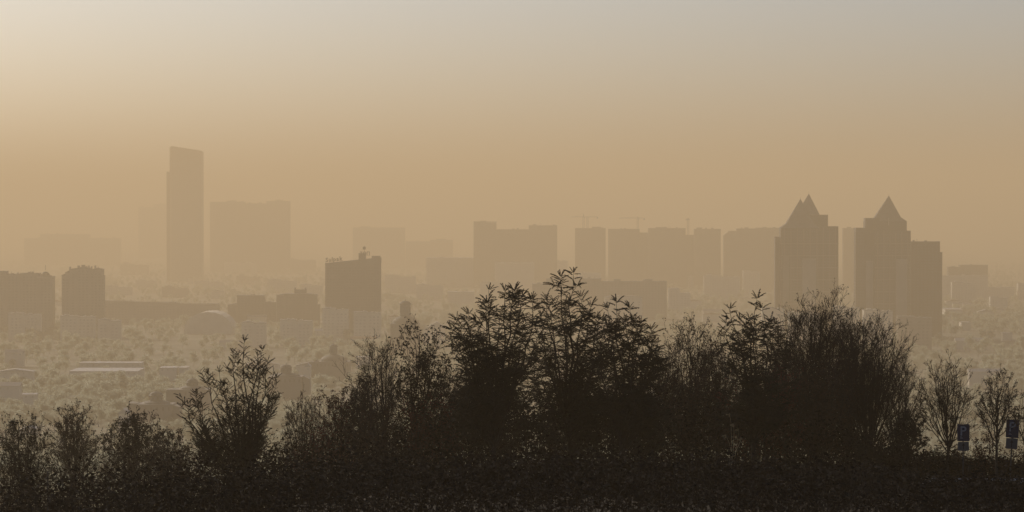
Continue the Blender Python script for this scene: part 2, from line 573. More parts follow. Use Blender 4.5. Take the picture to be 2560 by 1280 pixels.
crane('tower crane with two masts and long jib over the left end of the crane row', DR + 300, (1459, 1469), 571, 533, 543, 1428, 1496, 1494)
crane('tower crane with a dark counterweight on the right, middle of the three', DR + 90, (1595,), 573, 541, 546, 1548, 1612, 1611)
crane('stubby T-shaped tower crane seen end on, rightmost of the three', DR + 40, (1721,), 588, 544, 548, 0, 0, 0, away=True)

# --- twin pyramid-roofed towers
DP = 3650


def X(px, q=0.0):
    return px_x(px, DP + q)


def Z(py, q=0.0):
    return px_z(py, DP + q)


def ribs(root, px0, px1, ytop, q, zb, n):
    for k in range(n):
        x = X(px0, q) + (X(px1, q) - X(px0, q)) * (k + 0.5) / n
        MB().box(x - 0.35, x + 0.35, DP + q - 0.45, DP + q + 0.1, zb, Z(ytop, q) - 0.5).build('facade_rib', M['brown'], root)
    z = zb + 12
    while z < Z(ytop, q) - 6:
        MB().box(X(px0, q) - 0.2, X(px1, q) + 0.2, DP + q - 0.5, DP + q + 0.2, z, z + 0.9).build('ledge', M['dark_concrete'], root)
        z += 13.6


t = thing('pyramid_tower', 'tower with two overlapping steep pyramid roofs, left of the pair', 'tower', (X(2020), DP, tz(X(2020), DP) - 1))
zb = t.location.z
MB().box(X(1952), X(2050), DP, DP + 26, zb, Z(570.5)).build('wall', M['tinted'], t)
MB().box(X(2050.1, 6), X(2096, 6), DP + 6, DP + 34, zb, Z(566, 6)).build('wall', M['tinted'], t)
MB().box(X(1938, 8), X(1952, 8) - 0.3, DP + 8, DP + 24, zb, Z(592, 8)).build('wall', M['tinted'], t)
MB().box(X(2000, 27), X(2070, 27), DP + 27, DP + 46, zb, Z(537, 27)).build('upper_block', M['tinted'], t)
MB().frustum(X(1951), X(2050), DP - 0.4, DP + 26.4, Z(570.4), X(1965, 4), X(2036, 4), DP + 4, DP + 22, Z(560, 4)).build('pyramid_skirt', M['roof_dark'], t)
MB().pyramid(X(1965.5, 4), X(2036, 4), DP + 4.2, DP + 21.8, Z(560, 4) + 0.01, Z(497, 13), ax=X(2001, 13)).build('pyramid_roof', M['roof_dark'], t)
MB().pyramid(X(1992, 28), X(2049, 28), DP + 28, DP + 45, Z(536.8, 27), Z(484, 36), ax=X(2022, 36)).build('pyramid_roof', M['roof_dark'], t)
MB().bar((X(2001, 13), DP + 13, Z(499, 13)), (X(2001, 13), DP + 13, Z(493, 13)), 0.2).build('mast', M['steel'], t)
MB().bar((X(2022, 36), DP + 36.5, Z(486, 36)), (X(2022, 36), DP + 36.5, Z(480, 36)), 0.2).build('mast', M['steel'], t)
g = MB()
glaze(g, X(1952), X(2050), DP, DP + 26, zb, Z(572), 3.4, 3.0, 2.0, 1.9)
glaze(g, X(2051, 6), X(2096, 6), DP + 6, DP + 34, zb, Z(568), 3.4, 3.0, 2.0, 1.9)
g.build('glazing', M['glass'], t, kind='stuff')
ribs(t, 1953, 2050, 571, 0, zb, 6)
ribs(t, 2051, 2096, 567, 6, zb, 3)

MB().box(X(2006), X(2040), DP - 1.0, DP + 0.1, zb, Z(646)).build('pale_patch', M['concrete'], t)  # added shallow slab, makes the paler patch low on the tower
MB().box(X(1958), X(1972), DP - 1.0, DP + 0.1, zb, Z(640)).build('pale_patch', M['dark_concrete'], t)
t = thing('pyramid_tower', 'tower with one steep pyramid roof on stepped shoulders, right of the pair', 'tower', (X(2208), DP, tz(X(2208), DP) - 1))
zb = t.location.z
MB().box(X(2140, 4), X(2186), DP + 4, DP + 28, zb, Z(569.5, 4)).build('wall', M['tinted'], t)
MB().box(X(2163, 7), X(2267, 7), DP + 7, DP + 27, zb, Z(553, 7)).build('upper_block', M['tinted'], t)
MB().box(X(2163.3, 8), X(2200, 8), DP + 8, DP + 26, Z(553, 7) + 0.01, Z(545, 8)).build('shoulder', M['tinted'], t)
MB().box(X(2186) + 0.05, X(2277), DP, DP + 32, zb, Z(577)).build('wall', M['tinted'], t)
MB().frustum(X(2200.2, 8), X(2267, 7), DP + 7.2, DP + 26.8, Z(553, 7) + 0.01, X(2200.2, 8), X(2252, 8), DP + 8.4, DP + 25.6, Z(543, 8)).build('pyramid_skirt', M['roof_dark'], t)
MB().pyramid(X(2186, 9), X(2253.5, 9), DP + 8.6, DP + 25.4, Z(546, 9), Z(489, 17), ax=X(2222, 17)).build('pyramid_roof', M['roof_dark'], t)
MB().bar((X(2222, 17), DP + 17, Z(491, 17)), (X(2222, 17), DP + 17, Z(485, 17)), 0.2).build('mast', M['steel'], t)
MB().box(X(2221, 7), X(2222, 7), DP + 6.6, DP + 7.4, Z(562, 7), Z(545, 7)).build('light_strip', M['pale_metal'], t)
g = MB()
glaze(g, X(2187), X(2277), DP, DP + 32, zb, Z(579), 3.4, 3.0, 2.0, 1.9)
glaze(g, X(2140, 4), X(2163, 4), DP + 4, DP + 28, zb, Z(571), 3.4, 3.0, 2.0, 1.9)
g.build('glazing', M['glass'], t, kind='stuff')
ribs(t, 2187, 2277, 578, 0, zb, 6)
MB().box(X(2166), X(2184), DP + 3.2, DP + 4.5, zb, Z(652)).build('pale_patch', M['concrete'], t)  # added slab in a lighter colour for the paler patch here
MB().box(X(2240), X(2268), DP - 1.0, DP + 0.1, zb, Z(648)).build('pale_patch', M['concrete'], t)
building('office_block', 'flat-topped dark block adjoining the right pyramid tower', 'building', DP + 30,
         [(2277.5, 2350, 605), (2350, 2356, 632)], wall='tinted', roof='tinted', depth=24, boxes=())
building('apartment_block', 'faint block at the right edge of the skyline, right of the pyramid towers', 'building', 5850,
         [(2371, 2400, 668), (2400, 2470, 663)], wall='dark_concrete', depth=22, bay=4)
building('low_block', 'low dark terrace at the right edge with a stepped end', 'building', 5670,
         [(2356, 2470, 690), (2470, 2536, 719), (2546, 2600, 709)], wall='panel', depth=20)

# --- the building with lettering on its roof
DS = 3750
t = building('lettered_building', 'dark mid-rise block carrying big letters on its stepped roof', 'building', DS,
             [(813, 951, 659, 645)], wall='dark_concrete', roof='dark_concrete', depth=24, bands=True, bay=3.2)
MB().box(px_x(896, DS), px_x(914, DS), DS + 4, DS + 14, px_z(655, DS), px_z(633, DS)).build('roof_box', M['dark_concrete'], t)
MB().box(px_x(929, DS), px_x(950, DS), DS + 2, DS + 16, px_z(650, DS), px_z(640, DS)).build('roof_box', M['dark_concrete'], t)


def letters(parent, text, px, py, size_px, d, y, slope=0.0, step=None):
    """Each letter is a solid of its own standing on the sign's rail."""
    cx = px_x(px, d)
    sign = bpy.data.objects.new('rooftop_sign', None)
    C.objects.link(sign)
    sign.parent = parent
    z = px_z(py, d)
    sign.location = (cx - world_loc(parent).x, y - world_loc(parent).y, z - world_loc(parent).z)
    size = size_px * d / F
    pen = 0.0
    dg = None
    for ch in text:
        cu = bpy.data.curves.new('letter', 'FONT')
        cu.body = ch
        cu.size = size * 1.35
        cu.extrude = 0.25
        cu.offset = 0.045 * size
        cu.resolution_u = 3
        tmp = bpy.data.objects.new('letter_tmp', cu)
        C.objects.link(tmp)
        dg = bpy.context.evaluated_depsgraph_get()
        me = bpy.data.meshes.new_from_object(tmp.evaluated_get(dg))
        bpy.data.objects.remove(tmp)
        bpy.data.curves.remove(cu)
        if len(me.vertices) == 0:
            pen += size * 0.5
            continue
        xs_ = [v.co.x for v in me.vertices]
        wdt = max(xs_) - min(xs_)
        me.transform(Matrix.Translation((-min(xs_), 0, 0)))
        me.materials.clear()
        me.materials.append(M['letter'])
        o = bpy.data.objects.new('letter', me)
        C.objects.link(o)
        o.parent = sign
        o.rotation_euler = (R(90), 0, 0)
        o.location = (pen, 0, pen * slope)
        pen += wdt + size * 0.13
    m = MB()
    wl = world_loc(sign)
    for q in (-0.4,):
        m.bar((wl.x, wl.y + 0.5, wl.z + q), (wl.x + pen, wl.y + 0.5, wl.z + q + pen * slope), 0.22)
    k = 0.0
    while k < pen:
        m.bar((wl.x + k, wl.y + 0.6, wl.z - 1.8 + k * slope), (wl.x + k, wl.y + 0.6, wl.z - 0.2 + k * slope), 0.22)
        k += size * 0.9
    m.build('sign_frame', M['steel'], sign)
    return sign


letters(t, 'Sulpak', 814, 654.5, 10.5, DS, DS - 0.8, slope=0.1)
letters(t, 'ТОП', 899, 638, 8.5, DS, DS + 3.4, slope=0.02)
MB().bar((px_x(910, DS), DS + 6, px_z(634, DS)), (px_x(910, DS), DS + 6, px_z(614, DS)), 0.4).build('aerial', M['steel'], t)
MB().box(px_x(906.5, DS), px_x(913.5, DS), DS + 5.5, DS + 6.5, px_z(624, DS), px_z(617, DS)).build('emblem', M['letter'], t)

# --- left middle distance
DL = 3700
t = building('domed_block', 'dark long block cut by the left frame edge, small dome on its right corner', 'building', DL,
             [(-60, 14, 679), (14, 50, 686), (50, 96, 684), (96, 131, 692)], wall='concrete', roof='dark_concrete', depth=22)
MB().lathe(px_x(111, DL), DL + 8, [(px_x(129, DL) - px_x(111, DL), px_z(694, DL)), (5.2, px_z(690, DL))]
           + [(5.2 * math.cos(a), px_z(690, DL) + 4.9 * math.sin(a)) for a in (0.25, 0.5, 0.8, 1.1, 1.35, 1.5)], 24).build('dome', M['dome'], t)
MB().bar((px_x(111, DL), DL + 8, px_z(676, DL)), (px_x(111, DL), DL + 8, px_z(663, DL)), 0.35).build('spire', M['steel'], t)
MB().box(px_x(92, DL), px_x(108, DL), DL - 0.9, DL - 0.4, px_z(694, DL), px_z(691, DL)).build('cornice', M['pale_metal'], t)
t = building('apartment_block', 'dark block with crenellated chimneys along its roof, beside the domed block', 'building', DL,
             [(154, 163, 689, 685), (163, 173, 682, 677), (173, 192, 674, 671), (192, 224, 671), (224, 255, 674), (255, 257.5, 690)],
             wall='concrete', roof='dark_concrete', depth=20)
for (a, c, y) in ((171.5, 175.5, 667), (192, 198, 664), (202, 211, 662.5), (213, 217, 666), (219, 222, 664), (225.5, 229, 666), (234.5, 238.5, 664), (251, 254, 671)):
    MB().box(px_x(a, DL), px_x(c, DL), DL + 5, DL + 7.5, px_z(680, DL), px_z(y, DL)).build('chimney', M['concrete'], t)
building('apartment_slab', 'very long low slab stretching right from the crenellated block', 'building', 4200,
         [(258, 330, 752, 754), (330, 440, 755, 758), (440, 548, 759, 762)], wall='concrete', roof='roof_grey', depth=14)
t = thing('arched_hall', 'barrel-roofed hall in front of the long low slab', 'hall', (px_x(515, 3780), 3780, tz(px_x(515, 3780), 3780) - 0.5))
m = MB()
prof = []
for k in range(13):
    a = math.pi * k / 12
    prof.append((px_x(520 - 62 * math.cos(a), 3780), px_z(838 - 58 * math.sin(a) ** 0.8, 3780)))
v = [(x, 3780, z) for x, z in prof] + [(x, 3850, z) for x, z in prof]
f = [(k, k + 1, 14 + k, 13 + k) for k in range(12)] + [tuple(range(12, -1, -1)), tuple(range(13, 26))]
m.add(v, f)
m.build('barrel_roof', M['panel'], t)
MB().box(px_x(459, 3780), px_x(581, 3780), 3780.4, 3849.6, t.location.z, px_z(838, 3780)).build('wall', M['panel'], t)
for k in range(7):
    xx = px_x(468 + k * 15.5, 3780)
    MB().box(xx, xx + 2.2, 3780.1, 3780.5, px_z(850, 3780), px_z(841, 3780)).build('window', M['glass'], t)
building('apartment_block', 'stepped block with a flat-capped upper storey left of the shouldered block', 'building', 4094,
         [(569, 592, 763, 758), (592, 661, 739), (661, 690, 756)], wall='dark_concrete', roof='roof_grey', depth=18)
building('apartment_block', 'shouldered block with a rooftop hut and thin corner posts', 'building', 3989,
         [(691, 710, 739, 735), (710, 776, 735), (776, 792, 736, 739), (792, 798, 762)], wall='dark_concrete', roof='roof_grey', depth=20,
         boxes=[(735, 765, 736, 724), (735, 738, 724, 719.5), (761, 764, 724, 719.5)])

# --- right of centre
building('long_hall', 'long block with a sunlit pale roof below the middle skyline block', 'building', 6930,
         [(1066, 1235, 645)], wall='panel', roof='pale_metal', depth=60, bay=4)
building('long_hall', 'lower block with thin bright roof edge right of the long pale-roofed block', 'building', 6405,
         [(1237, 1336, 658)], wall='panel', roof='pale_metal', depth=30, bay=4)
building('low_block', 'small pale-roofed block above the fern-leaved trees in the middle', 'building', 5145,
         [(1119, 1186, 730)], wall='panel', roof='pale_metal', depth=26)
DM = 4410
building('apartment_block', 'broad block with bumpy roofline behind the tallest fern-leaved tree', 'building', DM,
         [(1331, 1366, 710), (1366, 1404, 698), (1404, 1456, 693), (1456, 1503, 697), (1503, 1667, 704)], wall='concrete', roof='roof_grey', depth=20,
         boxes=[(1535, 1552, 704, 698), (1575, 1592, 704, 702), (1612, 1632, 704, 698), (1650, 1664, 704, 702)])
building('apartment_block', 'faint block peeping over the bumpy-roofed block', 'building', 5670,
         [(1446, 1503, 683)], wall='panel', roof='pale_metal', depth=16)
building('low_block', 'low round-roofed block in front of the bumpy-roofed block', 'building', 3884,
         [(1512, 1530, 744, 741), (1530, 1590, 741), (1590, 1606, 741, 746)], wall='panel', roof='roof_grey', depth=14)
building('apartment_block', 'pale sunlit-looking block right of the bumpy-roofed block', 'building', 4725,
         [(1671, 1700, 722), (1700, 1726, 733)], wall='pale', roof='pale_metal', depth=14)

# --- faint mid-rise blocks filling the haze between the named ones; pale low ones are added in place of ground haze
for (x0, x1, y, d, w_, box, lab) in (
        (262, 330, 716, 2900, 'panel', 1, 'faint mid-rise block just behind the left end of the very long low slab'),
        (338, 392, 700, 3300, 'panel', 0, 'faint flat-roofed mid-rise block above the middle of the very long low slab'),
        (404, 470, 718, 2800, 'concrete', 1, 'faint greyer mid-rise block behind the right half of the very long low slab'),
        (486, 560, 704, 3200, 'panel', 0, 'faint mid-rise block above the right end of the very long low slab'),
        (590, 650, 690, 3500, 'concrete', 1, 'faint mid-rise block behind the flat-capped stepped block'),
        (668, 742, 700, 3000, 'panel', 1, 'faint mid-rise block behind the shouldered block with the rooftop hut'),
        (752, 806, 712, 2750, 'panel', 0, 'faint mid-rise block touching the left edge of the lettered building'),
        (300, 372, 660, 4300, 'concrete', 1, 'very faint block far back below the foot of the slant-topped tower'),
        (560, 640, 655, 4400, 'panel', 0, 'very faint block far back below the broad notched slab'),
        (700, 790, 648, 4600, 'concrete', 1, 'very faint block far back left of the lettered building'),
        (962, 1040, 690, 3000, 'panel', 1, 'faint mid-rise block touching the right edge of the lettered building'),
        (1040, 1108, 712, 2700, 'panel', 0, 'faint mid-rise block just right above the tallest domed villa'),
        (1200, 1290, 706, 2700, 'panel', 1, 'faint mid-rise block behind the plumes of the wide fern-leaved tree'),
        (1344, 1420, 650, 3500, 'panel', 0, 'faint mid-rise block behind the top of the tallest fern-leaved tree'),
        (1540, 1640, 655, 3300, 'concrete', 1, 'faint broad block above the bumpy-roofed block, below the middle crane'),
        (1680, 1720, 668, 3300, 'panel', 0, 'small faint block below the broad block of the crane row'),
        (1760, 1850, 690, 2700, 'panel', 1, 'faint mid-rise block above the round twiggy tree on the right'),
        (1858, 1900, 676, 2900, 'panel', 0, 'narrow faint block below the long cut-cornered block'),
        (2380, 2440, 706, 2500, 'panel', 1, 'faint mid-rise block right of the flat-topped dark block'),
        (2476, 2520, 742, 2250, 'panel', 0, 'small faint block near the right frame edge, below the low dark terrace'),
        (20, 100, 784, 1680, 'panel', 0, 'pale low block added for base haze standing in front of the domed block at the left edge'),  # from here on: added pale blocks standing in for mist at building feet
        (150, 236, 790, 1660, 'panel', 1, 'pale low block added for base haze standing in front of the crenellated block'),
        (1905, 1962, 770, 1580, 'panel', 1, 'pale low block added for base haze at the left foot of the double-peaked tower'),
        (1972, 2050, 782, 1540, 'panel', 0, 'pale low block added for base haze before the middle of the double-peaked tower'),
        (2086, 2150, 768, 1600, 'panel', 1, 'pale low block added for base haze before the gap between the pyramid towers'),
        (2160, 2232, 776, 1570, 'panel', 1, 'pale low block added for base haze before the foot of the single-peaked tower'),
        (2246, 2330, 792, 1570, 'concrete', 0, 'pale low block added for base haze before the join of the single-peaked tower and its flat neighbour'),
        (806, 870, 772, 1650, 'panel', 1, 'pale low block added for base haze before the left foot of the lettered building'),
        (884, 952, 780, 1600, 'panel', 0, 'pale low block added for base haze before the right foot of the lettered building'),
        (244, 300, 800, 1620, 'panel', 1, 'pale low block added for base haze between the crenellated block and the barrel-roofed hall'),
        (604, 664, 806, 1600, 'panel', 1, 'pale low block added for base haze before the flat-capped stepped block'),
        (700, 780, 800, 1620, 'panel', 0, 'pale low block added for base haze before the shouldered block with the rooftop hut')):
    building('mid_rise_block', lab, 'building', d * K, [(x0, (x0 + x1) / 2, y), ((x0 + x1) / 2, x1, y + 3)], wall=w_, depth=14,
             boxes=[(x0 + 8, x0 + 20, y, y - 4)] if box else (), group='faint mid-rise blocks in the haze')

# --- domed villas stepping down to the left
def villa(label, px, d, y_spire, y_dome, y_cornice, y_drum, y_body, half_drum, half_body, half_hip, finials=False, hall_slope=None):
    d = d * K
    x = px_x(px, d)
    k = d / F
    zb = tz(x, d + 8) - 1.5
    root = thing('domed_villa', label, 'villa', (x, d, zb), 'domed villas stepping down the slope')
    yc = d + half_body * k
    rb, rh, rd = half_body * k, half_hip * k, half_drum * k
    MB().box(x - rb, x + rb, yc - rb, yc + rb, zb, px_z(y_body, d)).build('wall', M['villa'], root)
    MB().box(x - rb - 0.3, x + rb + 0.3, yc - rb - 0.3, yc + rb + 0.3, px_z(y_body, d) + 0.004, px_z(y_body, d) + 0.45).build('cornice', M['villa'], root)
    z1, z2 = px_z(y_body, d) + 0.46, px_z(y_drum, d)
    prof = [(rh * math.cos(a), z1 + (z2 - z1) * math.sin(a)) for a in (0, 0.35, 0.7, 1.0, 1.2)]
    prof.append((rd * 1.05, z2))
    MB().lathe(x, yc, prof, 24).build('roof', M['dome'], root)
    z3 = px_z(y_cornice, d)
    MB().lathe(x, yc, [(rd, z2 - 0.3), (rd, z3)], 20).build('drum', M['villa'], root)
    for q in range(8):
        a = 2 * math.pi * (q + 0.5) / 8
        px_, py_ = x + rd * 0.97 * math.cos(a), yc + rd * 0.97 * math.sin(a)
        MB().box(px_ - 0.4, px_ + 0.4, py_ - 0.4, py_ + 0.4, z2 + (z3 - z2) * 0.25, z2 + (z3 - z2) * 0.8).build('window', M['glass_dark'], root)
    z4 = px_z(y_dome, d)
    c = MB().lathe(x, yc, [(rd * 1.16, z3 + 0.004), (rd * 1.18, z3 + 0.4)] + [(rd * 1.05 * math.cos(a), z3 + 0.4 + (z4 - z3 - 0.4) * math.sin(a)) for a in (0.15, 0.45, 0.75, 1.05, 1.35, 1.5)], 20)
    c.build('dome', M['dome'], root)
    MB().lathe(x, yc, [(0.14, z4 - 0.3), (0.35, z4 + 0.5), (0.12, z4 + 1.0), (0.05, px_z(y_spire, d))], 8).build('spire', M['steel'], root)
    if finials:
        for sx in (-1, 1):
            for sy in (-1, 1):
                MB().pyramid(x + sx * rb * 0.9 - 0.45, x + sx * rb * 0.9 + 0.45, yc + sy * rb * 0.9 - 0.45, yc + sy * rb * 0.9 + 0.45, z1, z1 + 3.6).build('finial', M['villa'], root)
    if hall_slope:
        for (xa, xb_, ya, yb_) in hall_slope:
            MB().box(px_x(xa, d), px_x(xb_, d), yc - rb * 0.8, yc + rb * 0.8, zb, px_z(ya, d), px_z(yb_, d)).build('side_wing', M['villa'], root)
    gz = MB()
    zt = px_z(y_body, d)
    n = max(2, int(rb * 2 / 3))
    for q in range(n):
        xx = x - rb + (q + 0.5) * 2 * rb / n
        w = MB().box(xx - 0.55, xx + 0.55, yc - rb - 0.08, yc - rb + 0.2, zt - 3.2, zt - 1.2)
        w.build('window', M['glass_dark'], root)
    return root


villa('tall domed villa with lantern and corner finials, highest of the domed row', 1012, 1400, 744, 753, 762, 790, 811, 13.5, 36, 33, finials=True)
villa('domed villa with a small lantern between the leafy shrub and the plume tree', 831, 1250, 858, 862, 869, 888, 906, 9.5, 42, 34, hall_slope=[(776, 789, 912, 900)])
villa('squat domed villa right of the plume-leaved tree on the left', 712, 1050, 909, 913, 922, 934, 944, 13.5, 42, 36, hall_slope=[(756, 772, 940, 948)])
villa('round-domed villa just left of the plume-leaved tree', 476, 960, 945, 948, 960, 966, 976, 14, 44, 34, hall_slope=[(414, 431, 975, 974)])
villa('nearest domed villa, lowest on the left above the small trees', 385, 900, 978, 981, 993, 1003, 1013, 16, 44, 36, hall_slope=[(320, 340, 1008, 1010), (430, 447, 1013, 1018)])

# --- low roofs that catch the sun
def low_house(name, label, cat, px0, px1, y_eave, d, depth, rise_px=0, wall='panel', roof='pale_metal', along='x', group=None):
    d = d * K
    x0, x1 = px_x(px0, d), px_x(px1, d)
    ze = px_z(y_eave, d)
    zb = min(tz(x0, d), tz(x1, d), tz(x0, d + depth)) - 0.6
    ze = max(ze, zb + 3.0)
    root = thing(name, label, cat, ((x0 + x1) / 2, d, zb), group)
    MB().box(x0, x1, d, d + depth, zb, ze).build('wall', M[wall], root)
    if rise_px:
        MB().gable(x0 - 0.5, x1 + 0.5, d - 0.5, d + depth + 0.5, ze + 0.004, ze + rise_px * d / F, along).build('roof', M[roof], root)
    else:
        MB().box(x0 - 0.3, x1 + 0.3, d - 0.3, d + depth + 0.3, ze + 0.004, ze + 0.35).build('roof', M[roof], root)
    n = max(1, int((x1 - x0) / 4.5))
    for k in range(n):
        xx = x0 + (k + 0.5) * (x1 - x0) / n
        MB().box(xx - 0.7, xx + 0.7, d - 0.07, d + 0.1, ze - 2.3, ze - 0.9).build('window', M['glass_soft'], root)
    return root


low_house('warehouse', 'pale flat-roofed warehouse, nearer of the two on the left', 'warehouse', 172, 342, 929, 1230, 55)
low_house('warehouse', 'long thin pale roof just behind the nearer warehouse on the left', 'warehouse', 198, 352, 908, 1300, 24)
low_house('shed', 'short pale-roofed shed right of the two warehouses', 'shed', 398, 440, 920, 1255, 24)
low_house('shed', 'smallest pale roof beside the short shed, right of the warehouses', 'shed', 447, 466, 920, 1257, 24)
low_house('house', 'dark-roofed house at the left frame edge with a bright ridge end', 'house', -10, 48, 965, 1040, 12, 9, wall='panel', roof='roof_grey')
low_house('shed', 'tiny low shed below the dark-roofed house at the left edge', 'shed', 55, 90, 986, 1030, 8, 3)
low_house('greenhouse', 'bright low roof behind the bare trees in the lower left corner', 'greenhouse', 48, 84, 1074, 820, 16, 8, wall='pale', roof='pale_metal', along='y')
low_house('house', 'gabled house with pale roof edge left of the nearest domed villa', 'house', 296, 318, 1034, 880, 14, 12, wall='panel', roof='pale_metal', along='y')
low_house('house', 'white-walled flat house behind the leafy shrub left of centre', 'house', 889, 926, 893, 1290, 12, wall='pale')
low_house('house', 'gabled house with bright roof verge right of the tallest domed villa', 'house', 1070, 1112, 818, 1600, 16, 14, wall='cream', roof='pale_metal', along='y')
low_house('house', 'narrow pale house between the tallest domed villa and the gabled house', 'house', 1058, 1069, 826, 1560, 14, 9, wall='pale', along='y')
low_house('house', 'low house with pale gable left of the lantern villa', 'house', 762, 776, 917, 1170, 10, 8, wall='cream', along='y')
low_house('warehouse', 'pale flat roof alone in the haze under the right pyramid tower', 'warehouse', 2364, 2408, 774, 2150, 60)
low_house('shed', 'thin pale roof below the lone pale roof on the right', 'shed', 2404, 2427, 806, 1860, 22)
low_house('shed', 'rightmost thin pale roof in the haze near the frame edge', 'shed', 2508, 2531, 833, 1690, 16)
low_house('shed', 'thin pale roof left of the leaning bare tree on the right', 'shed', 1722, 1752, 690, 3200, 20)
low_house('shed', 'small pale roof under the narrow bright gap of the crane row', 'shed', 1736, 1766, 676, 3500, 24)

# anonymous low houses, nothing in the haze tells one from the next
hz = random.Random(3)
placed = []
n_h = 0
while n_h < 70:
    d = 2100 * (4.2 ** hz.random())
    x = hz.uniform(-0.155, 0.155) * d
    w = hz.uniform(12, 34)
    if any(abs(x - a) < w + 16 and abs(d - b_) < 34 for a, b_ in placed):
        continue
    px = 1280 + x / d * F
    zt = tz(x, d)
    ytop = 520 + (EYE - zt - 9) / d * F
    if d < 3900 and 950 < px < 1080 and ytop < 830:
        continue
    placed.append((x, d))
    hgt = hz.uniform(6, 15)
    k = F / d
    low_house('low_house', 'low house half lost in the haze beyond the trees', 'house', px - w / 2 * k, px + w / 2 * k,
              520 + (EYE - zt - hgt) / d * F, d / K, hz.uniform(9, 14), hz.uniform(2, 3.4) * k, wall=hz.choice(['cream', 'panel', 'pale']),
              roof=hz.choice(['roof_grey', 'roof_grey', 'roof_grey', 'roof_tile', 'pale_metal']), along=hz.choice('xy'), group='low houses lost in the haze')
    n_h += 1

# ------------------------------------------------------------------ vegetation
def unit(v):
    v = np.asarray(v, float)
    n = np.linalg.norm(v, axis=-1, keepdims=True)
    return v / np.maximum(n, 1e-9)


class Wood:
    """Branches as tapered tubes, batched by number of points."""

    def __init__(s):
        s.g = {}

    def add(s, pts, rad, sides):
        s.g.setdefault((len(pts), sides), []).append((pts, rad))

    def mesh(s, name):
        V, Q, o = [], [], 0
        for (k, n), items in s.g.items():
            A = np.array([i[0] for i in items])            # m,k,3
            r = np.array([i[1] for i in items])            # m,k
            T = np.empty_like(A)
            T[:, 1:-1] = A[:, 2:] - A[:, :-2]
            T[:, 0] = A[:, 1] - A[:, 0]
            T[:, -1] = A[:, -1] - A[:, -2]
            T = unit(T)
            ref = np.where(np.abs(T[..., 2:3]) > 0.85, np.array((1.0, 0.2, 0)), UP)
            U = unit(np.cross(T, ref))
            W = np.cross(T, U)
            a = np.arange(n) * 2 * math.pi / n
            ring = A[:, :, None, :] + r[:, :, None, None] * (np.cos(a)[None, None, :, None] * U[:, :, None, :] + np.sin(a)[None, None, :, None] * W[:, :, None, :])
            m = len(items)
            V.append(ring.reshape(-1, 3))
            base = o + np.arange(m)[:, None, None] * k * n + np.arange(k - 1)[None, :, None] * n
            i0 = base + np.arange(n)[None, None, :]
            i1 = base + ((np.arange(n) + 1) % n)[None, None, :]
            Q.append(np.stack([i0, i1, i1 + n, i0 + n], -1).reshape(-1, 4))
            o += m * k * n
        if not V:
            return None
        return mesh_from(name, np.concatenate(V), np.concatenate(Q))


def bezier(p0, c0, c1, p1, n):
    t = np.linspace(0, 1, n)[:, None]
    return (1 - t) ** 3 * p0 + 3 * (1 - t) ** 2 * t * c0 + 3 * (1 - t) * t * t * c1 + t ** 3 * p1


def at(pts, t):
    f = t * (len(pts) - 1)
    i = min(int(f), len(pts) - 2)
    u = f - i
    return pts[i] * (1 - u) + pts[i + 1] * u, unit(pts[i + 1] - pts[i])


def rv():
    return rng.normal(size=3)


# ---- compound leaf (frond): a curved midrib with paired, drooping leaflets. Four variants, length 1 along +X
def frond_template(seed, n=17, lite=False):
    r = np.random.default_rng(seed)
    V, Q = [], []
    droop = r.uniform(0.12, 0.4)

    def mid(t):
        return np.array((t, 0.03 * math.sin(3 * t + seed), -droop * t * t))
    ms = [mid(t) for t in np.linspace(0, 1, 2 if lite else 6)]
    for a, c in zip(ms[:-1], ms[1:]):
        o = len(V)
        for p in (a, c):
            for e in ((0, 0.008, 0.004), (0, -0.008, 0.004), (0, 0, -0.009)):
                V.append(p + np.array(e))
        for k in range(3):
            k2 = (k + 1) % 3
            Q.append((o + k, o + k2, o + 3 + k2, o + 3 + k))
    for j in range(n):
        t = 0.12 + 0.88 * j / (n - 1)
        p = mid(t)
        ln = 0.165 * (1 - 0.45 * abs(t - 0.45)) * r.uniform(0.8, 1.15)
        for s in (-1, 1):
            if r.random() < 0.07:
                continue
            f = unit(np.array((0.35 + r.normal() * 0.15, s * (0.6 + r.normal() * 0.15), -0.75 + r.normal() * 0.25)))
            side = unit(np.cross(f, np.array((0.2, 0.3 * s, 1.0)))) * (0.05 if lite else 0.036)
            o = len(V)
            V += [p, p + f * ln * 0.4 + side, p + f * ln + np.array((0, 0, -0.02)), p + f * ln * 0.4 - side]
            Q.append((o, o + 1, o + 2, o + 3))
    return np.array(V), np.array(Q)


FROND = [frond_template(s) for s in (1, 2, 3, 4, 5)]
FROND_LITE = [frond_template(s, 11, True) for s in (1, 2, 3, 4, 5)]
FROND_MESH = []


def frames(dirs, roll):
    x = unit(dirs)
    y = unit(np.cross(UP + 0.0 * x, x) + 1e-6)
    z = np.cross(x, y)
    c, s = np.cos(roll)[:, None], np.sin(roll)[:, None]
    y2 = y * c + z * s
    z2 = -y * s + z * c
    return np.stack([x, y2, z2], -1)          # columns are the local axes


def scatter(templates, pos, dirs, size, roll):
    Mx = frames(dirs, roll)
    V, Q, o = [], [], 0
    which = rng.integers(0, len(templates), len(pos))
    for k, (tv, tq) in enumerate(templates):
        sel = which == k
        if not sel.any():
            continue
        W = np.einsum('mij,vj->mvi', Mx[sel] * size[sel][:, None, None], tv) + pos[sel][:, None, :]
        m = len(W)
        V.append(W.reshape(-1, 3))
        Q.append((tq[None] + o + (np.arange(m) * len(tv))[:, None, None]).reshape(-1, 4))
        o += m * len(tv)
    return np.concatenate(V), np.concatenate(Q)


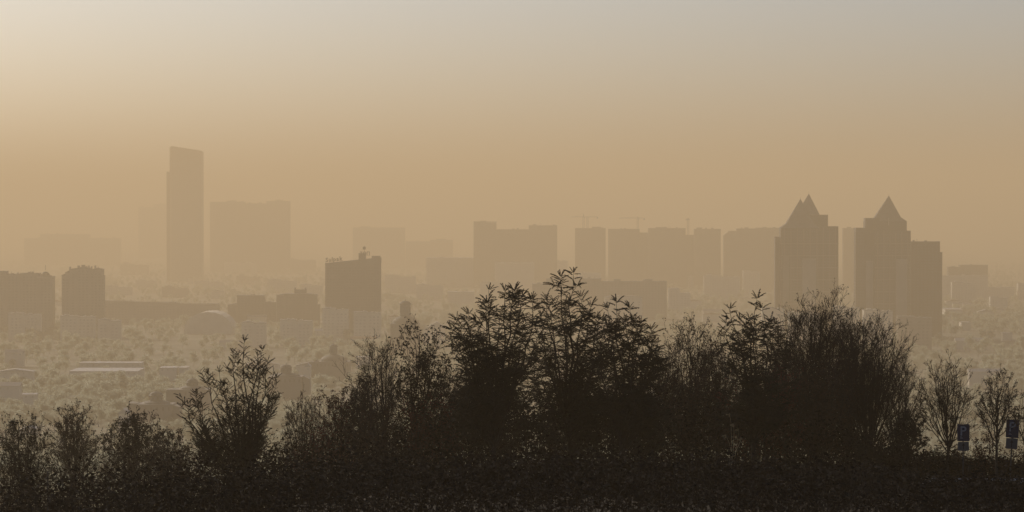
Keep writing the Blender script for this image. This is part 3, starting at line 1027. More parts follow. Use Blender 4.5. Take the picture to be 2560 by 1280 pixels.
# ---- simple leaf: two quads folded along the midrib; a hanging and a flat variant
LEAF = []
for s in range(3):
    fold = (0.12, 0.2, 0.06)[s]
    v = np.array([(0, 0, 0), (0.45, 0.24, fold), (1, 0.02, -0.12), (0.45, -0.24, fold), (0.5, 0, -0.02)])
    LEAF.append((v, np.array([(0, 4, 2, 1), (0, 3, 2, 4)])))

LEAF1 = [(v_[:4], np.array([(0, 3, 2, 1)])) for v_, q_ in LEAF]


class Leaves:
    def __init__(s):
        s.p, s.d, s.s = [], [], []

    def add(s, p, d, size):
        s.p.append(p)
        s.d.append(d)
        s.s.append(size)

    def mesh(s, name, templates, roll=0.6):
        if not s.p:
            return None
        p, d, z = np.array(s.p), np.array(s.d), np.array(s.s)
        V, Q = scatter(templates, p, d, z, rng.normal(size=len(p)) * roll)
        return mesh_from(name, V, Q)


def limb_to(wood, p0, p1, r0, r1, rise=0.45, wob=0.05, n=9, sides=6, tip=(0.12, 0.35)):
    L = np.linalg.norm(p1 - p0)
    out = p1 - p0
    c0 = p0 + np.array((out[0] * 0.32, out[1] * 0.32, out[2] * rise)) + rv() * L * wob
    c1 = p1 - np.array((out[0] * tip[0], out[1] * tip[0], out[2] * tip[1])) + rv() * L * wob
    pts = bezier(p0, c0, c1, p1, n)
    pts[1:-1] += rng.normal(size=(n - 2, 3)) * L * wob * 0.16
    wood.add(pts, np.linspace(r0, r1, n) ** 1.0, sides)
    return pts


def shoot(wood, p, d, L, r0, r1, lift=0.25, n=5, sides=4, wob=0.06):
    e = p + d * L + UP * L * lift
    c0 = p + d * L * 0.4 + rv() * L * wob
    c1 = e - (d * 0.25 + UP * lift) * L * 0.5 + rv() * L * wob
    pts = bezier(p, c0, c1, e, n)
    wood.add(pts, np.linspace(r0, r1, n), sides)
    return pts


def local(px, py, d, base, depth):
    """Offset from the tree's base to the point at photo pixel (px, py), pushed depth metres along the view."""
    return P(px, py, d + depth) - base


def tree_base(px, d):
    x = px_x(px, d)
    return np.array((x, d, tz(x, d) - 0.15))


# ---- trees with compound leaves (dark fern-like plumes)
def frond_tree(name, label, px, d, tips, fsize=0.5, extra=10, per=26, lower=1110, trunk_r=0.1, n_parts=40, up=0.0, group=None):
    base = tree_base(px, d)
    root = thing(name, label, 'tree', base, group)
    trunk, twig, lv = Wood(), Wood(), Leaves()
    top = min(t[1] for t in tips)
    H = local(px, top, d, base, 0)[2]
    cpx = sum(t[0] for t in tips) / len(tips)
    forkz = H * 0.3
    tp = limb_to(trunk, np.zeros(3), np.array((0.05 * rng.normal(), 0.05 * rng.normal(), forkz)), trunk_r, trunk_r * 0.75, n=6, wob=0.03)
    ends = [(t[0], t[1], rng.uniform(-0.8, 0.8)) for t in tips]
    for _ in range(extra):
        t = tips[rng.integers(len(tips))]
        u = rng.uniform(0.4, 0.85)
        ends.append((t[0] * (1 - u * 0.25) + cpx * u * 0.25 + rng.normal() * 12, t[1] + (lower - t[1]) * u, rng.uniform(-1.2, 1.2)))
    for (ex, ey, dep) in ends:
        e = local(ex, ey, d, base, dep)
        s0, _ = at(tp, rng.uniform(0.55, 1.0))
        if e[2] < s0[2] + 0.5:
            s0 = at(tp, 0.35)[0]
        L = np.linalg.norm(e - s0)
        pts = limb_to(trunk, s0, e, 0.022 + 0.009 * L, 0.007, n=10, sides=5, rise=0.35)
        out = unit(np.array((e[0], e[1], 0.0)) + 1e-3)
        # fronds straight off the leading shoot, a whorl at the tip
        n_own = int(per * 0.65)
        for k in range(n_own):
            tt = 1 - 0.5 * rng.random() ** 1.4
            p, tg = at(pts, tt)
            dr = unit(tg * 0.45 + unit(rv() * (1, 1, 0.35)) * 0.9 + UP * (0.12 + up))
            lv.add(p, dr, fsize * rng.uniform(0.6, 1.1))
        for k in range(6):
            dr = unit(at(pts, 0.99)[1] * 0.9 + rv() * 0.45 + UP * (0.1 + up))
            lv.add(pts[-1], dr, fsize * rng.uniform(0.45, 0.85))
        # side shoots carrying more fronds
        ns = int(4 + L * 1.1)
        for k in range(ns):
            tt = rng.uniform(0.35, 0.93)
            p, tg = at(pts, tt)
            side = unit(tg * 0.55 + unit(rv() * (1, 1, 0.2)) * 0.8 + out * 0.15)
            sl_ = rng.uniform(0.35, 0.95) * (1.25 - 0.6 * tt)
            q = shoot(twig, p, side, sl_, 0.012, 0.005, lift=0.2 + up)
            nf = int(per * 0.9 / 3)
            for j in range(nf):
                p2, tg2 = at(q, rng.uniform(0.35, 1.0))
                dr = unit(tg2 * 0.5 + unit(rv() * (1, 1, 0.4)) * 0.75 + UP * (0.05 + up))
                lv.add(p2, dr, fsize * rng.uniform(0.5, 1.0))
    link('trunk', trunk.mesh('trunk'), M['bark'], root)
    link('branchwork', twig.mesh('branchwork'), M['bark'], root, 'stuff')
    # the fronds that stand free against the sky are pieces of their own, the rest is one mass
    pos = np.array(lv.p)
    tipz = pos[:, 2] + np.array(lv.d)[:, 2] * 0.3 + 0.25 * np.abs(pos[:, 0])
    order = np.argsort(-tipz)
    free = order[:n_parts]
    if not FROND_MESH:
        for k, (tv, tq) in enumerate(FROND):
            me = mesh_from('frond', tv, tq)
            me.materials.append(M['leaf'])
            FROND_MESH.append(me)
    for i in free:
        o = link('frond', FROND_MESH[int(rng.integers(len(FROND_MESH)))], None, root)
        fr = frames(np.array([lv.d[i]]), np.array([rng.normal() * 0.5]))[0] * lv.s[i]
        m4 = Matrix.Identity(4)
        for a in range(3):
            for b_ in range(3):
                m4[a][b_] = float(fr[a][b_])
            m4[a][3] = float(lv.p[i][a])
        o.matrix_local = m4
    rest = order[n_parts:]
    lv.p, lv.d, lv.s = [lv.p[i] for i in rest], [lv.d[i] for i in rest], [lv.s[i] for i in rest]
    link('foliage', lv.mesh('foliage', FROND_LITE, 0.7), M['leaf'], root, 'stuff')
    return root


# ---- nearly bare trees with a fan of fine upright twigs and a few leaves left
def bare_tree(name, label, px, d, x0, x1, top, fork_y=None, limbs=10, side=9, twigs=6, leaves=0.35, leaf='leaf_brown', lsize=0.075,
              trunk_r=0.09, group=None, shape=0.55, base_px=None, upright=0.22, fine=0.0055, dense=1.0):
    base = tree_base(px if base_px is None else base_px, d)
    root = thing(name, label, 'tree', base, group)
    trunk, twig, lv = Wood(), Wood(), Leaves()
    H = local(px, top, d, base, 0)[2]
    fork_y = fork_y or (top + 0.62 * (1200 - top))
    fork = local(px, fork_y, d, base, 0)
    tp = limb_to(trunk, np.zeros(3), fork, trunk_r, trunk_r * 0.7, n=7, wob=0.03)
    half = (x1 - x0) / 2 * d / F
    cxp = (x0 + x1) / 2
    hc = (fork_y - top) * shape
    for i in range(limbs):
        u = -1 + 2 * (i + 0.5) / limbs + rng.normal() * 0.06
        u = float(np.clip(u, -0.97, 0.97))
        ex = cxp + u * (x1 - x0) / 2
        ey = top + (1 - math.sqrt(1 - u * u)) * hc * 1.5 + abs(rng.normal()) * hc * 0.16
        e = local(ex, ey, d, base, rng.uniform(-0.6, 0.6) * half)
        s0, _ = at(tp, rng.uniform(0.6, 1.0) if abs(u) > 0.3 else 1.0)
        L = np.linalg.norm(e - s0)
        pts = limb_to(trunk, s0, e, 0.012 + 0.0075 * L, fine * 1.1, n=10, sides=5, rise=0.26, wob=0.05, tip=(0.3, 0.3))
        ns = int(side * dense)
        for k in range(ns):
            tt = 0.18 + 0.78 * (k + rng.random()) / ns
            p, tg = at(pts, tt)
            dr = unit(tg * 0.75 + unit(rv() * (1, 1, 0.5)) * 0.85)
            sl_ = L * rng.uniform(0.18, 0.42) * (1.15 - 0.75 * tt)
            q = shoot(trunk if tt < 0.35 else twig, p, dr, sl_, 0.014 * (1.1 - tt * 0.6), fine, lift=upright, n=6, sides=3)
            for j in range(twigs):
                t2 = rng.uniform(0.2, 1.0)
                p2, tg2 = at(q, t2)
                d2 = unit(tg2 * 0.8 + unit(rv()) * 0.7 + UP * 0.15)
                l2 = sl_ * rng.uniform(0.2, 0.5)
                q2 = shoot(twig, p2, d2, l2, fine * 1.3, fine * 0.7, lift=upright * 0.6, n=3, sides=3)
                for h in range(3):
                    p3, tg3 = at(q2, rng.uniform(0.25, 1.0))
                    d3 = unit(tg3 * 0.8 + unit(rv()) * 0.75 + UP * 0.1)
                    l3 = l2 * rng.uniform(0.25, 0.55)
                    twig.add(np.array([p3, p3 + d3 * l3 + UP * l3 * 0.12]), np.array((fine * 0.95, fine * 0.5)), 3)
                    if rng.random() < leaves:
                        lv.add(p3 + d3 * l3, unit(rv() * (1, 1, 0.5) - UP * 0.5), lsize * rng.uniform(0.6, 1.3))
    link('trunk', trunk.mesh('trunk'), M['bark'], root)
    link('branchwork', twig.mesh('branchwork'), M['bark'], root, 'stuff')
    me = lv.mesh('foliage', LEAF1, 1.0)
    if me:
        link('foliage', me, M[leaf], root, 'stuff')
    return root


# ---- leafy shrubs: many stems, simple leaves in loose clumps
def shrub(name, label, px, d, x0, x1, top, leaf='leaf_brown', stems=14, per=90, lsize=0.085, group=None, cat='shrub', stuff_root=None, bottom=None):
    base = tree_base(px, d)
    root = thing(name, label, cat, base, group)
    twig, lv, stem = Wood(), Leaves(), Wood()
    half = (x1 - x0) / 2 * d / F
    for i in range(stems):
        u = -1 + 2 * (i + 0.5) / stems + rng.normal() * 0.08
        u = float(np.clip(u, -0.98, 0.98))
        ex = (x0 + x1) / 2 + u * (x1 - x0) / 2
        gy = 520 + (EYE - base[2]) / d * F
        ey = top + (gy - top) * (0.55 * (1 - math.sqrt(1 - u * u)) + abs(rng.normal()) * 0.13)
        e = local(ex, ey, d, base, rng.uniform(-0.7, 0.7) * half)
        s0 = np.array((e[0] * 0.25 + rng.normal() * 0.1, e[1] * 0.3, 0.0))
        L = np.linalg.norm(e - s0)
        pts = limb_to(stem, s0, e, 0.022, 0.005, n=8, sides=4, rise=0.5)
        ns = 9
        for k in range(ns):
            tt = 0.2 + 0.78 * (k + rng.random()) / ns
            p, tg = at(pts, tt)
            q = shoot(twig, p, unit(tg * 0.6 + unit(rv() * (1, 1, 0.3))), L * rng.uniform(0.12, 0.3), 0.008, 0.004, lift=0.2, n=4, sides=3)
            for j in range(max(1, per // ns)):
                p2, tg2 = at(q, rng.uniform(0.15, 1.0))
                off = rv() * 0.07
                lv.add(p2 + off, unit(rv() * (1, 1, 0.6) - UP * 0.25), lsize * rng.uniform(0.6, 1.35))
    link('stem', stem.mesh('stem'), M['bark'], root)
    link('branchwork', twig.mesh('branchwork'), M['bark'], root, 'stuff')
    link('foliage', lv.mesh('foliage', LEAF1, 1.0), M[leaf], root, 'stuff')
    return root


# fern-leaved trees, centre
frond_tree('fern_leaved_tree', 'wide dark fern-leaved tree with several plumes, left of the tallest one', 1235, 139,
           [(1130, 822), (1142, 800), (1172, 785), (1222, 724), (1216, 758), (1262, 728), (1288, 724), (1306, 738), (1330, 748), (1330, 800), (1165, 850), (1190, 800), (1255, 775), (1345, 840), (1150, 900), (1180, 840), (1300, 790)],
           extra=27, per=38, lower=1110)
frond_tree('fern_leaved_tree', 'tallest fern-leaved tree with forked top in the middle', 1425, 141,
           [(1402, 692), (1434, 682), (1366, 745), (1372, 758), (1452, 742), (1478, 762), (1492, 792), (1352, 790), (1412, 760), (1482, 830), (1360, 850), (1340, 900), (1500, 880)],
           extra=24, per=36, lower=1110)
frond_tree('fern_leaved_tree', 'fern-leaved tree with two upright plumes, right of the tallest one', 1555, 138,
           [(1519, 770), (1541, 753), (1574, 770), (1562, 800), (1602, 808), (1628, 822), (1634, 858), (1506, 800), (1612, 890), (1500, 860), (1545, 820), (1640, 900)],
           extra=24, per=38, lower=1110)
frond_tree('fern_leaved_tree', 'fern-leaved tree with drooping plumes left of the broad bare tree', 1885, 140,
           [(1824, 772), (1893, 745), (1905, 770), (1815, 808), (1850, 800), (1874, 795), (1936, 810), (1948, 845), (1835, 850), (1880, 830)],
           extra=24, per=32, lower=1110)
frond_tree('plume_tree', 'tree with slim upright plumes of leaves, standing alone on the left', 602, 150,
           [(611, 852), (583, 882), (655, 874), (644, 890), (668, 905), (520, 936), (548, 930), (492, 985), (690, 945), (470, 1010), (560, 960), (630, 930), (600, 940), (500, 1020), (685, 1000)],
           extra=30, per=24, fsize=0.4, lower=1170, up=0.45)

# bare and thinly leaved trees
bare_tree('bare_tree', 'broad dense bare tree, tallest of the bare trees on the right', 2040, 146, 1925, 2158, 756, fork_y=1135, limbs=38, side=17, twigs=7, leaves=0.55, trunk_r=0.13, shape=0.48)
bare_tree('bare_tree', 'leaning bare tree spreading to the right beside the broad bare tree', 2175, 143, 2075, 2292, 800, fork_y=1120, limbs=30, side=15, twigs=6, leaves=0.3, trunk_r=0.11, shape=0.55, base_px=2150)
bare_tree('bare_tree', 'low wide bare tree trailing right from the leaning bare tree', 2245, 148, 2170, 2330, 895, fork_y=1140, limbs=15, side=11, leaves=0.25, trunk_r=0.06, lsize=0.08, shape=0.5)
bare_tree('bare_tree', 'slender bare tree with upright fan crown left of the parking signs', 2368, 140, 2285, 2438, 893, fork_y=1090, limbs=17, side=11, twigs=6, leaves=0.25, trunk_r=0.07, shape=0.7)
bare_tree('bare_tree', 'crooked bare tree in front of the right-hand parking sign', 2493, 134, 2430, 2560, 924, fork_y=1060, limbs=15, side=10, twigs=6, leaves=0.4, trunk_r=0.06, shape=0.75)
bare_tree('bare_tree', 'bare tree cut by the right frame edge', 2570, 141, 2520, 2640, 985, fork_y=1100, limbs=12, side=10, leaves=0.4, trunk_r=0.06)
bare_tree('bare_tree', 'wispy bare tree rising left of the tallest domed villa', 958, 149, 884, 1020, 835, fork_y=1120, limbs=18, side=11, leaves=0.3, trunk_r=0.08, shape=0.7)
bare_tree('leafy_tree', 'small tree with scattered pointed leaves in front of the tallest domed villa', 1045, 146, 980, 1132, 822, fork_y=1100, limbs=18, side=11, twigs=6, leaves=1.0, lsize=0.14, leaf='leaf', trunk_r=0.08, shape=0.7)
bare_tree('bare_tree', 'round twiggy tree between the fern-leaved trees in the right middle', 1718, 149, 1632, 1815, 815, fork_y=1110, limbs=24, side=14, leaves=0.8, trunk_r=0.09, lsize=0.1, shape=0.6)
bare_tree('bare_tree', 'low twiggy tree right of the plume tree, left of its reddish neighbour', 762, 165, 700, 835, 985, fork_y=1190, limbs=18, side=12, leaves=0.3, trunk_r=0.07)
bare_tree('bare_tree', 'twiggy tree with reddish leaves at its top, left of centre', 850, 158, 788, 928, 962, fork_y=1170, limbs=18, side=12, leaves=0.9, leaf='leaf_red', trunk_r=0.07, lsize=0.11)
bare_tree('bare_tree', 'small fine-twigged tree with narrow flame-shaped crown on the left', 182, 205, 130, 238, 1020, fork_y=1200, limbs=18, side=12, leaves=0.9, trunk_r=0.1, lsize=0.12, fine=0.009)
bare_tree('bare_tree', 'multi-stemmed bare tree in the lower left corner', 55, 170, -20, 128, 1050, fork_y=1260, limbs=22, side=13, leaves=0.6, trunk_r=0.09, shape=0.4, leaf='leaf', lsize=0.13)
bare_tree('bare_tree', 'low leafy tree in front of the nearest domed villa', 335, 200, 240, 430, 1035, fork_y=1200, limbs=22, side=13, leaves=1.0, trunk_r=0.1, lsize=0.15, leaf='leaf', fine=0.009)
bare_tree('bare_tree', 'thin spindly tree between the low leafy tree and the plume tree', 425, 190, 365, 485, 1075, fork_y=1220, limbs=15, side=10, leaves=0.8, trunk_r=0.07, lsize=0.13, fine=0.008)
bare_tree('bare_tree', 'small dark bushy tree between the leaning bare tree and the slender one', 2270, 139, 2230, 2316, 1035, fork_y=1150, limbs=12, side=10, leaves=1.0, leaf='leaf', trunk_r=0.05, lsize=0.11)
bare_tree('bare_tree', 'twiggy tree filling the gap between the leafy tree and the fern-leaved trees', 1130, 150, 1070, 1195, 925, fork_y=1140, limbs=16, side=11, leaves=0.9, leaf='leaf_brown', trunk_r=0.07, lsize=0.11)
bare_tree('bare_tree', 'twiggy tree under the right flank of the two-plumed fern-leaved tree', 1635, 147, 1575, 1705, 885, fork_y=1120, limbs=16, side=11, leaves=0.9, trunk_r=0.07, lsize=0.1)

bare_tree('bare_tree', 'twiggy tree wedged between the round twiggy tree and the drooping fern-leaved tree', 1795, 150, 1748, 1848, 850, fork_y=1110, limbs=16, side=12, leaves=0.8, trunk_r=0.06, lsize=0.1)
bare_tree('bare_tree', 'twiggy tree wedged between the drooping fern-leaved tree and the broad bare tree', 1958, 150, 1910, 2010, 850, fork_y=1110, limbs=16, side=12, leaves=0.8, trunk_r=0.06, lsize=0.1)
bare_tree('bare_tree', 'twiggy tree filling the crown between the broad and the leaning bare trees', 2118, 149, 2045, 2195, 785, fork_y=1125, limbs=22, side=14, leaves=0.45, trunk_r=0.07, lsize=0.09, shape=0.55)
bare_tree('bare_tree', 'low leafy tree between the reddish twiggy tree and the wispy bare tree', 905, 152, 860, 960, 940, fork_y=1130, limbs=14, side=11, leaves=0.9, trunk_r=0.06, lsize=0.11)

# shrubs below the trees
for (lab, px, d, x0, x1, top, leaf, stems, per) in (
        ('brown-leaved shrub under the low leafy tree on the left', 280, 180, 190, 380, 1105, 'leaf_brown', 18, 200),
        ('brown-leaved shrub below the plume tree', 600, 160, 490, 710, 1035, 'leaf_brown', 24, 240),
        ('reddish shrub right of the plume tree near the bottom', 800, 150, 725, 885, 1075, 'leaf_red', 18, 220),
        ('brown shrub between the plume tree and the low leafy tree', 440, 172, 370, 530, 1110, 'leaf_brown', 18, 200),
        ('rusty shrub under the small tree with pointed leaves', 1075, 144, 1005, 1150, 985, 'leaf_red', 18, 220),
        ('dense brown shrub below the wispy bare tree', 960, 146, 880, 1040, 995, 'leaf_brown', 20, 240),
        ('dark shrub at the foot of the wide fern-leaved tree', 1240, 142, 1130, 1345, 930, 'leaf', 28, 300),
        ('dark shrub at the foot of the tallest fern-leaved tree', 1430, 143, 1330, 1520, 920, 'leaf', 26, 300),
        ('dark shrub at the foot of the two-plumed fern-leaved tree', 1580, 142, 1480, 1680, 925, 'leaf', 26, 300),
        ('brown shrub under the round twiggy tree', 1745, 145, 1650, 1840, 915, 'leaf_brown', 24, 280),
        ('rusty shrub below the drooping fern-leaved tree', 1900, 142, 1820, 2000, 900, 'leaf_red', 24, 280),
        ('dark brown shrub under the broad bare tree', 2045, 142, 1950, 2140, 900, 'leaf_brown', 26, 280),
        ('low rusty shrub between the two parking signs', 2468, 142, 2425, 2512, 1075, 'leaf_red', 11, 130),
        ('low dark shrub at the foot of the leaning bare tree', 2190, 140, 2110, 2265, 1085, 'leaf', 18, 200),
        ('low brown shrub behind the left parking sign', 2370, 141, 2305, 2432, 1110, 'leaf_brown', 14, 150),
        ('low brown shrub by the right frame edge', 2545, 141, 2500, 2600, 1125, 'leaf_brown', 12, 130),
        ('small shrub in the lower left corner beside the thin post', 150, 160, 90, 220, 1140, 'leaf_brown', 14, 160)):
    shrub('shrub', lab, px, d, x0, x1, top, leaf=leaf, stems=stems, per=per, lsize=0.1)


# the thicket that closes the ground under the trees: one dark mass
TUFT = [(np.array([(0, 0, 0), (0.5, 0.5, b_), (1, 0.05, 0), (0.5, -0.45, b_)]), np.array([(0, 3, 2, 1)])) for b_ in (0.1, -0.15, 0.25)]


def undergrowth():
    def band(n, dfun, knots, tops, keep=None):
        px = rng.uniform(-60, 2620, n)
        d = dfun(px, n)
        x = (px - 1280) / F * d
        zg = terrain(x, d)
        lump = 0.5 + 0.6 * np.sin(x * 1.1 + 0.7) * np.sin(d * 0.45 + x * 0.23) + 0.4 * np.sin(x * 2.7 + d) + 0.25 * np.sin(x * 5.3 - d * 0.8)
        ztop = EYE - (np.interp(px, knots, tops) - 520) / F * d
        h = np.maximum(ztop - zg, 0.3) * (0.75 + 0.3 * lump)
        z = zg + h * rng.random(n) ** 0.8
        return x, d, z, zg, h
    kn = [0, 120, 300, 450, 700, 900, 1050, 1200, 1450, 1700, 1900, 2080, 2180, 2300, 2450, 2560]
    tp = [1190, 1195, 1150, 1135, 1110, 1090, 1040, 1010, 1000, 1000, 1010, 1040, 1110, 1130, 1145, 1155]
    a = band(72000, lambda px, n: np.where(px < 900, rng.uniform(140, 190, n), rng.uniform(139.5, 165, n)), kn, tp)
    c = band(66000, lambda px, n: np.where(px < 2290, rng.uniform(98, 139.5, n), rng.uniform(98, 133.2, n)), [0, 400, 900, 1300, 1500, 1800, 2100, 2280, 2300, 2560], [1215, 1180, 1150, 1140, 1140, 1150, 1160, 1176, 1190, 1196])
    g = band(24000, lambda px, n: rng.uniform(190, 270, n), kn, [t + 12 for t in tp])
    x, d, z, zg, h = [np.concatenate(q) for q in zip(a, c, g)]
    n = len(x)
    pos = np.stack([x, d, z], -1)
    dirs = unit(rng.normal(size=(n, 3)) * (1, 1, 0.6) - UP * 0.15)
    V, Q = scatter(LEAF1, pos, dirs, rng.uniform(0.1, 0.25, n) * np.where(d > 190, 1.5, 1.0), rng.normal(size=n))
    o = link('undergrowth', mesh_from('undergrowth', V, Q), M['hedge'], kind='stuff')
    o['label'] = 'dark tangled undergrowth closing the ground below the trees'
    o['category'] = 'undergrowth'
    w = Wood()
    for i in rng.integers(0, n, 4200):
        p = np.array((x[i], d[i], zg[i]))
        e = p + np.array((rng.normal() * 0.5, rng.normal() * 0.5, h[i] * rng.uniform(0.6, 1.15)))
        w.add(bezier(p, p + UP * h[i] * 0.4, e - UP * h[i] * 0.2 + rv() * 0.15, e, 5), np.linspace(0.014, 0.004, 5), 3)
    s = link('brush_stems', w.mesh('brush_stems'), M['bark'], kind='stuff')
    s['label'] = 'thin dark stems standing in the undergrowth'
    s['category'] = 'brush'


undergrowth()

# things the treetops of the city must not hide: (x0, x1, lowest pixel that shows, distance)
CLEAR = [(1900, 2400, 800, 1600), (800, 955, 800, 1640), (0, 300, 810, 1660), (600, 785, 822, 1610), (165, 350, 931, 1240), (195, 355, 910, 1310), (395, 470, 922, 1265), (0, 50, 970, 1040), (45, 90, 1078, 820), (290, 322, 1040, 880), (885, 930, 905, 1290),
         (1050, 1115, 830, 1600), (970, 1052, 850, 1400), (780, 880, 915, 1250), (660, 780, 950, 1050), (430, 520, 985, 960), (318, 450, 1030, 900),
         (2360, 2410, 776, 2150), (2402, 2430, 808, 1860), (2505, 2533, 835, 1690), (0, 260, 770, 2250), (260, 550, 790, 2000), (560, 800, 800, 1950), (455, 585, 830, 1800),
         (810, 955, 760, 2350), (1330, 1670, 770, 2100), (1940, 2360, 720, 2130), (1060, 1340, 672, 3300), (1430, 1960, 625, 4000), (2356, 2560, 735, 2700),
         (1110, 1190, 735, 2450), (1668, 1730, 765, 2250), (410, 730, 575, 5600), (880, 1400, 600, 4600)]


# street trees of the city: far-off masses between the roofs, their thin autumn leaves lit from behind
def crown_proto(seed, col):
    r = np.random.default_rng(seed)
    lobes = [(r.normal() * 0.13, r.normal() * 0.13, r.uniform(0.35, 0.85), r.uniform(0.13, 0.24)) for _ in range(9)]
    P_ = []
    for lx, ly, lz, lr in lobes:
        m = int(2600 * lr * lr) + 30
        u = unit(r.normal(size=(m, 3))) * (r.random(m) ** 0.35)[:, None] * lr
        P_.append(u * (1, 1, 0.85) + np.array((lx, ly, lz)))
    P_ = np.concatenate(P_)
    n = len(P_)
    V, Q = scatter(TUFT, P_, unit(r.normal(size=(n, 3))), r.uniform(0.035, 0.075, n), r.normal(size=n) * 2)
    me = mesh_from('street_tree_crown', V, Q)
    me.materials.append(M['city_leaf'])
    o = bpy.data.objects.new('street_tree_crown', me)
    col.objects.link(o)


def city_trees():
    r = np.random.default_rng(5)
    protos = bpy.data.collections.new('street_tree_crowns')
    for k in range(6):
        crown_proto(100 + k, protos)
    T_ = []
    for k in range(17000):
        d = 900 * (13.0 ** r.random())
        x = r.uniform(-0.17, 0.17) * d
        h = r.uniform(6, 15) * (1.25 if r.random() < 0.08 else 1.0)
        z = tz(x, d)
        px = 1280 + x / d * F
        half = 0.4 * h / d * F
        ytop = 520 + (EYE - z - h) / d * F
        if any(x0 - half < px < x1 + half and ytop < yl and d < dd * K + 60 for x0, x1, yl, dd in CLEAR):
            continue
        grove = math.sin(x * 0.011 + 1.7) * math.cos(d * 0.0043 + x * 0.002) + 0.6 * math.sin(x * 0.027 + d * 0.006)
        if grove < -0.25 and r.random() < 0.72:
            continue
        T_.append((x, d, z, h * (1.15 if grove > 0.5 else 1.0)))
    T = np.array(T_)
    me = bpy.data.meshes.new('city_treetops')
    me.vertices.add(len(T))
    me.vertices.foreach_set('co', T[:, :3].astype(np.float32).ravel())
    at_h = me.attributes.new('tree_height', 'FLOAT', 'POINT')
    at_h.data.foreach_set('value', T[:, 3].astype(np.float32))
    me.update()
    o = link('city_treetops', me, M['city_leaf'], kind='stuff')
    o['label'] = 'hazy treetops scattered among the city roofs'
    o['category'] = 'treetops'
    ng = bpy.data.node_groups.new('scatter_street_trees', 'GeometryNodeTree')
    ng.interface.new_socket('Geometry', in_out='INPUT', socket_type='NodeSocketGeometry')
    ng.interface.new_socket('Geometry', in_out='OUTPUT', socket_type='NodeSocketGeometry')
    N, Lk = ng.nodes, ng.links
    gi, go = N.new('NodeGroupInput'), N.new('NodeGroupOutput')
    m2p = N.new('GeometryNodeMeshToPoints')
    iop = N.new('GeometryNodeInstanceOnPoints')
    ci = N.new('GeometryNodeCollectionInfo')
    ci.inputs['Collection'].default_value = protos
    ci.inputs['Separate Children'].default_value = True
    ci.inputs['Reset Children'].default_value = True
    na = N.new('GeometryNodeInputNamedAttribute')
    na.data_type = 'FLOAT'
    na.inputs['Name'].default_value = 'tree_height'
    rr = N.new('FunctionNodeRandomValue')
    rr.data_type = 'FLOAT_VECTOR'
    rr.inputs[0].default_value = (0, 0, 0)
    rr.inputs[1].default_value = (0.1, 0.1, 6.28)
    Lk.new(gi.outputs[0], m2p.inputs['Mesh'])
    Lk.new(m2p.outputs[0], iop.inputs['Points'])
    Lk.new(ci.outputs[0], iop.inputs['Instance'])
    iop.inputs['Pick Instance'].default_value = True
    Lk.new(rr.outputs[0], iop.inputs['Rotation'])
    Lk.new(na.outputs[0], iop.inputs['Scale'])
    Lk.new(iop.outputs[0], go.inputs[0])
    md = o.modifiers.new('scatter', 'NODES')
    md.node_group = ng
    w = Wood()
    for x, d, z, h in T_:
        w.add(np.array([(x, d, z - 0.3), (x + 0.1, d, z + 0.55 * h)]), np.array((0.28, 0.12)), 3)
    q = link('city_trunks', w.mesh('city_trunks'), M['city_bark'], kind='stuff')
    q['label'] = 'trunks of the hazy city trees'
    q['category'] = 'trunks'


city_trees()


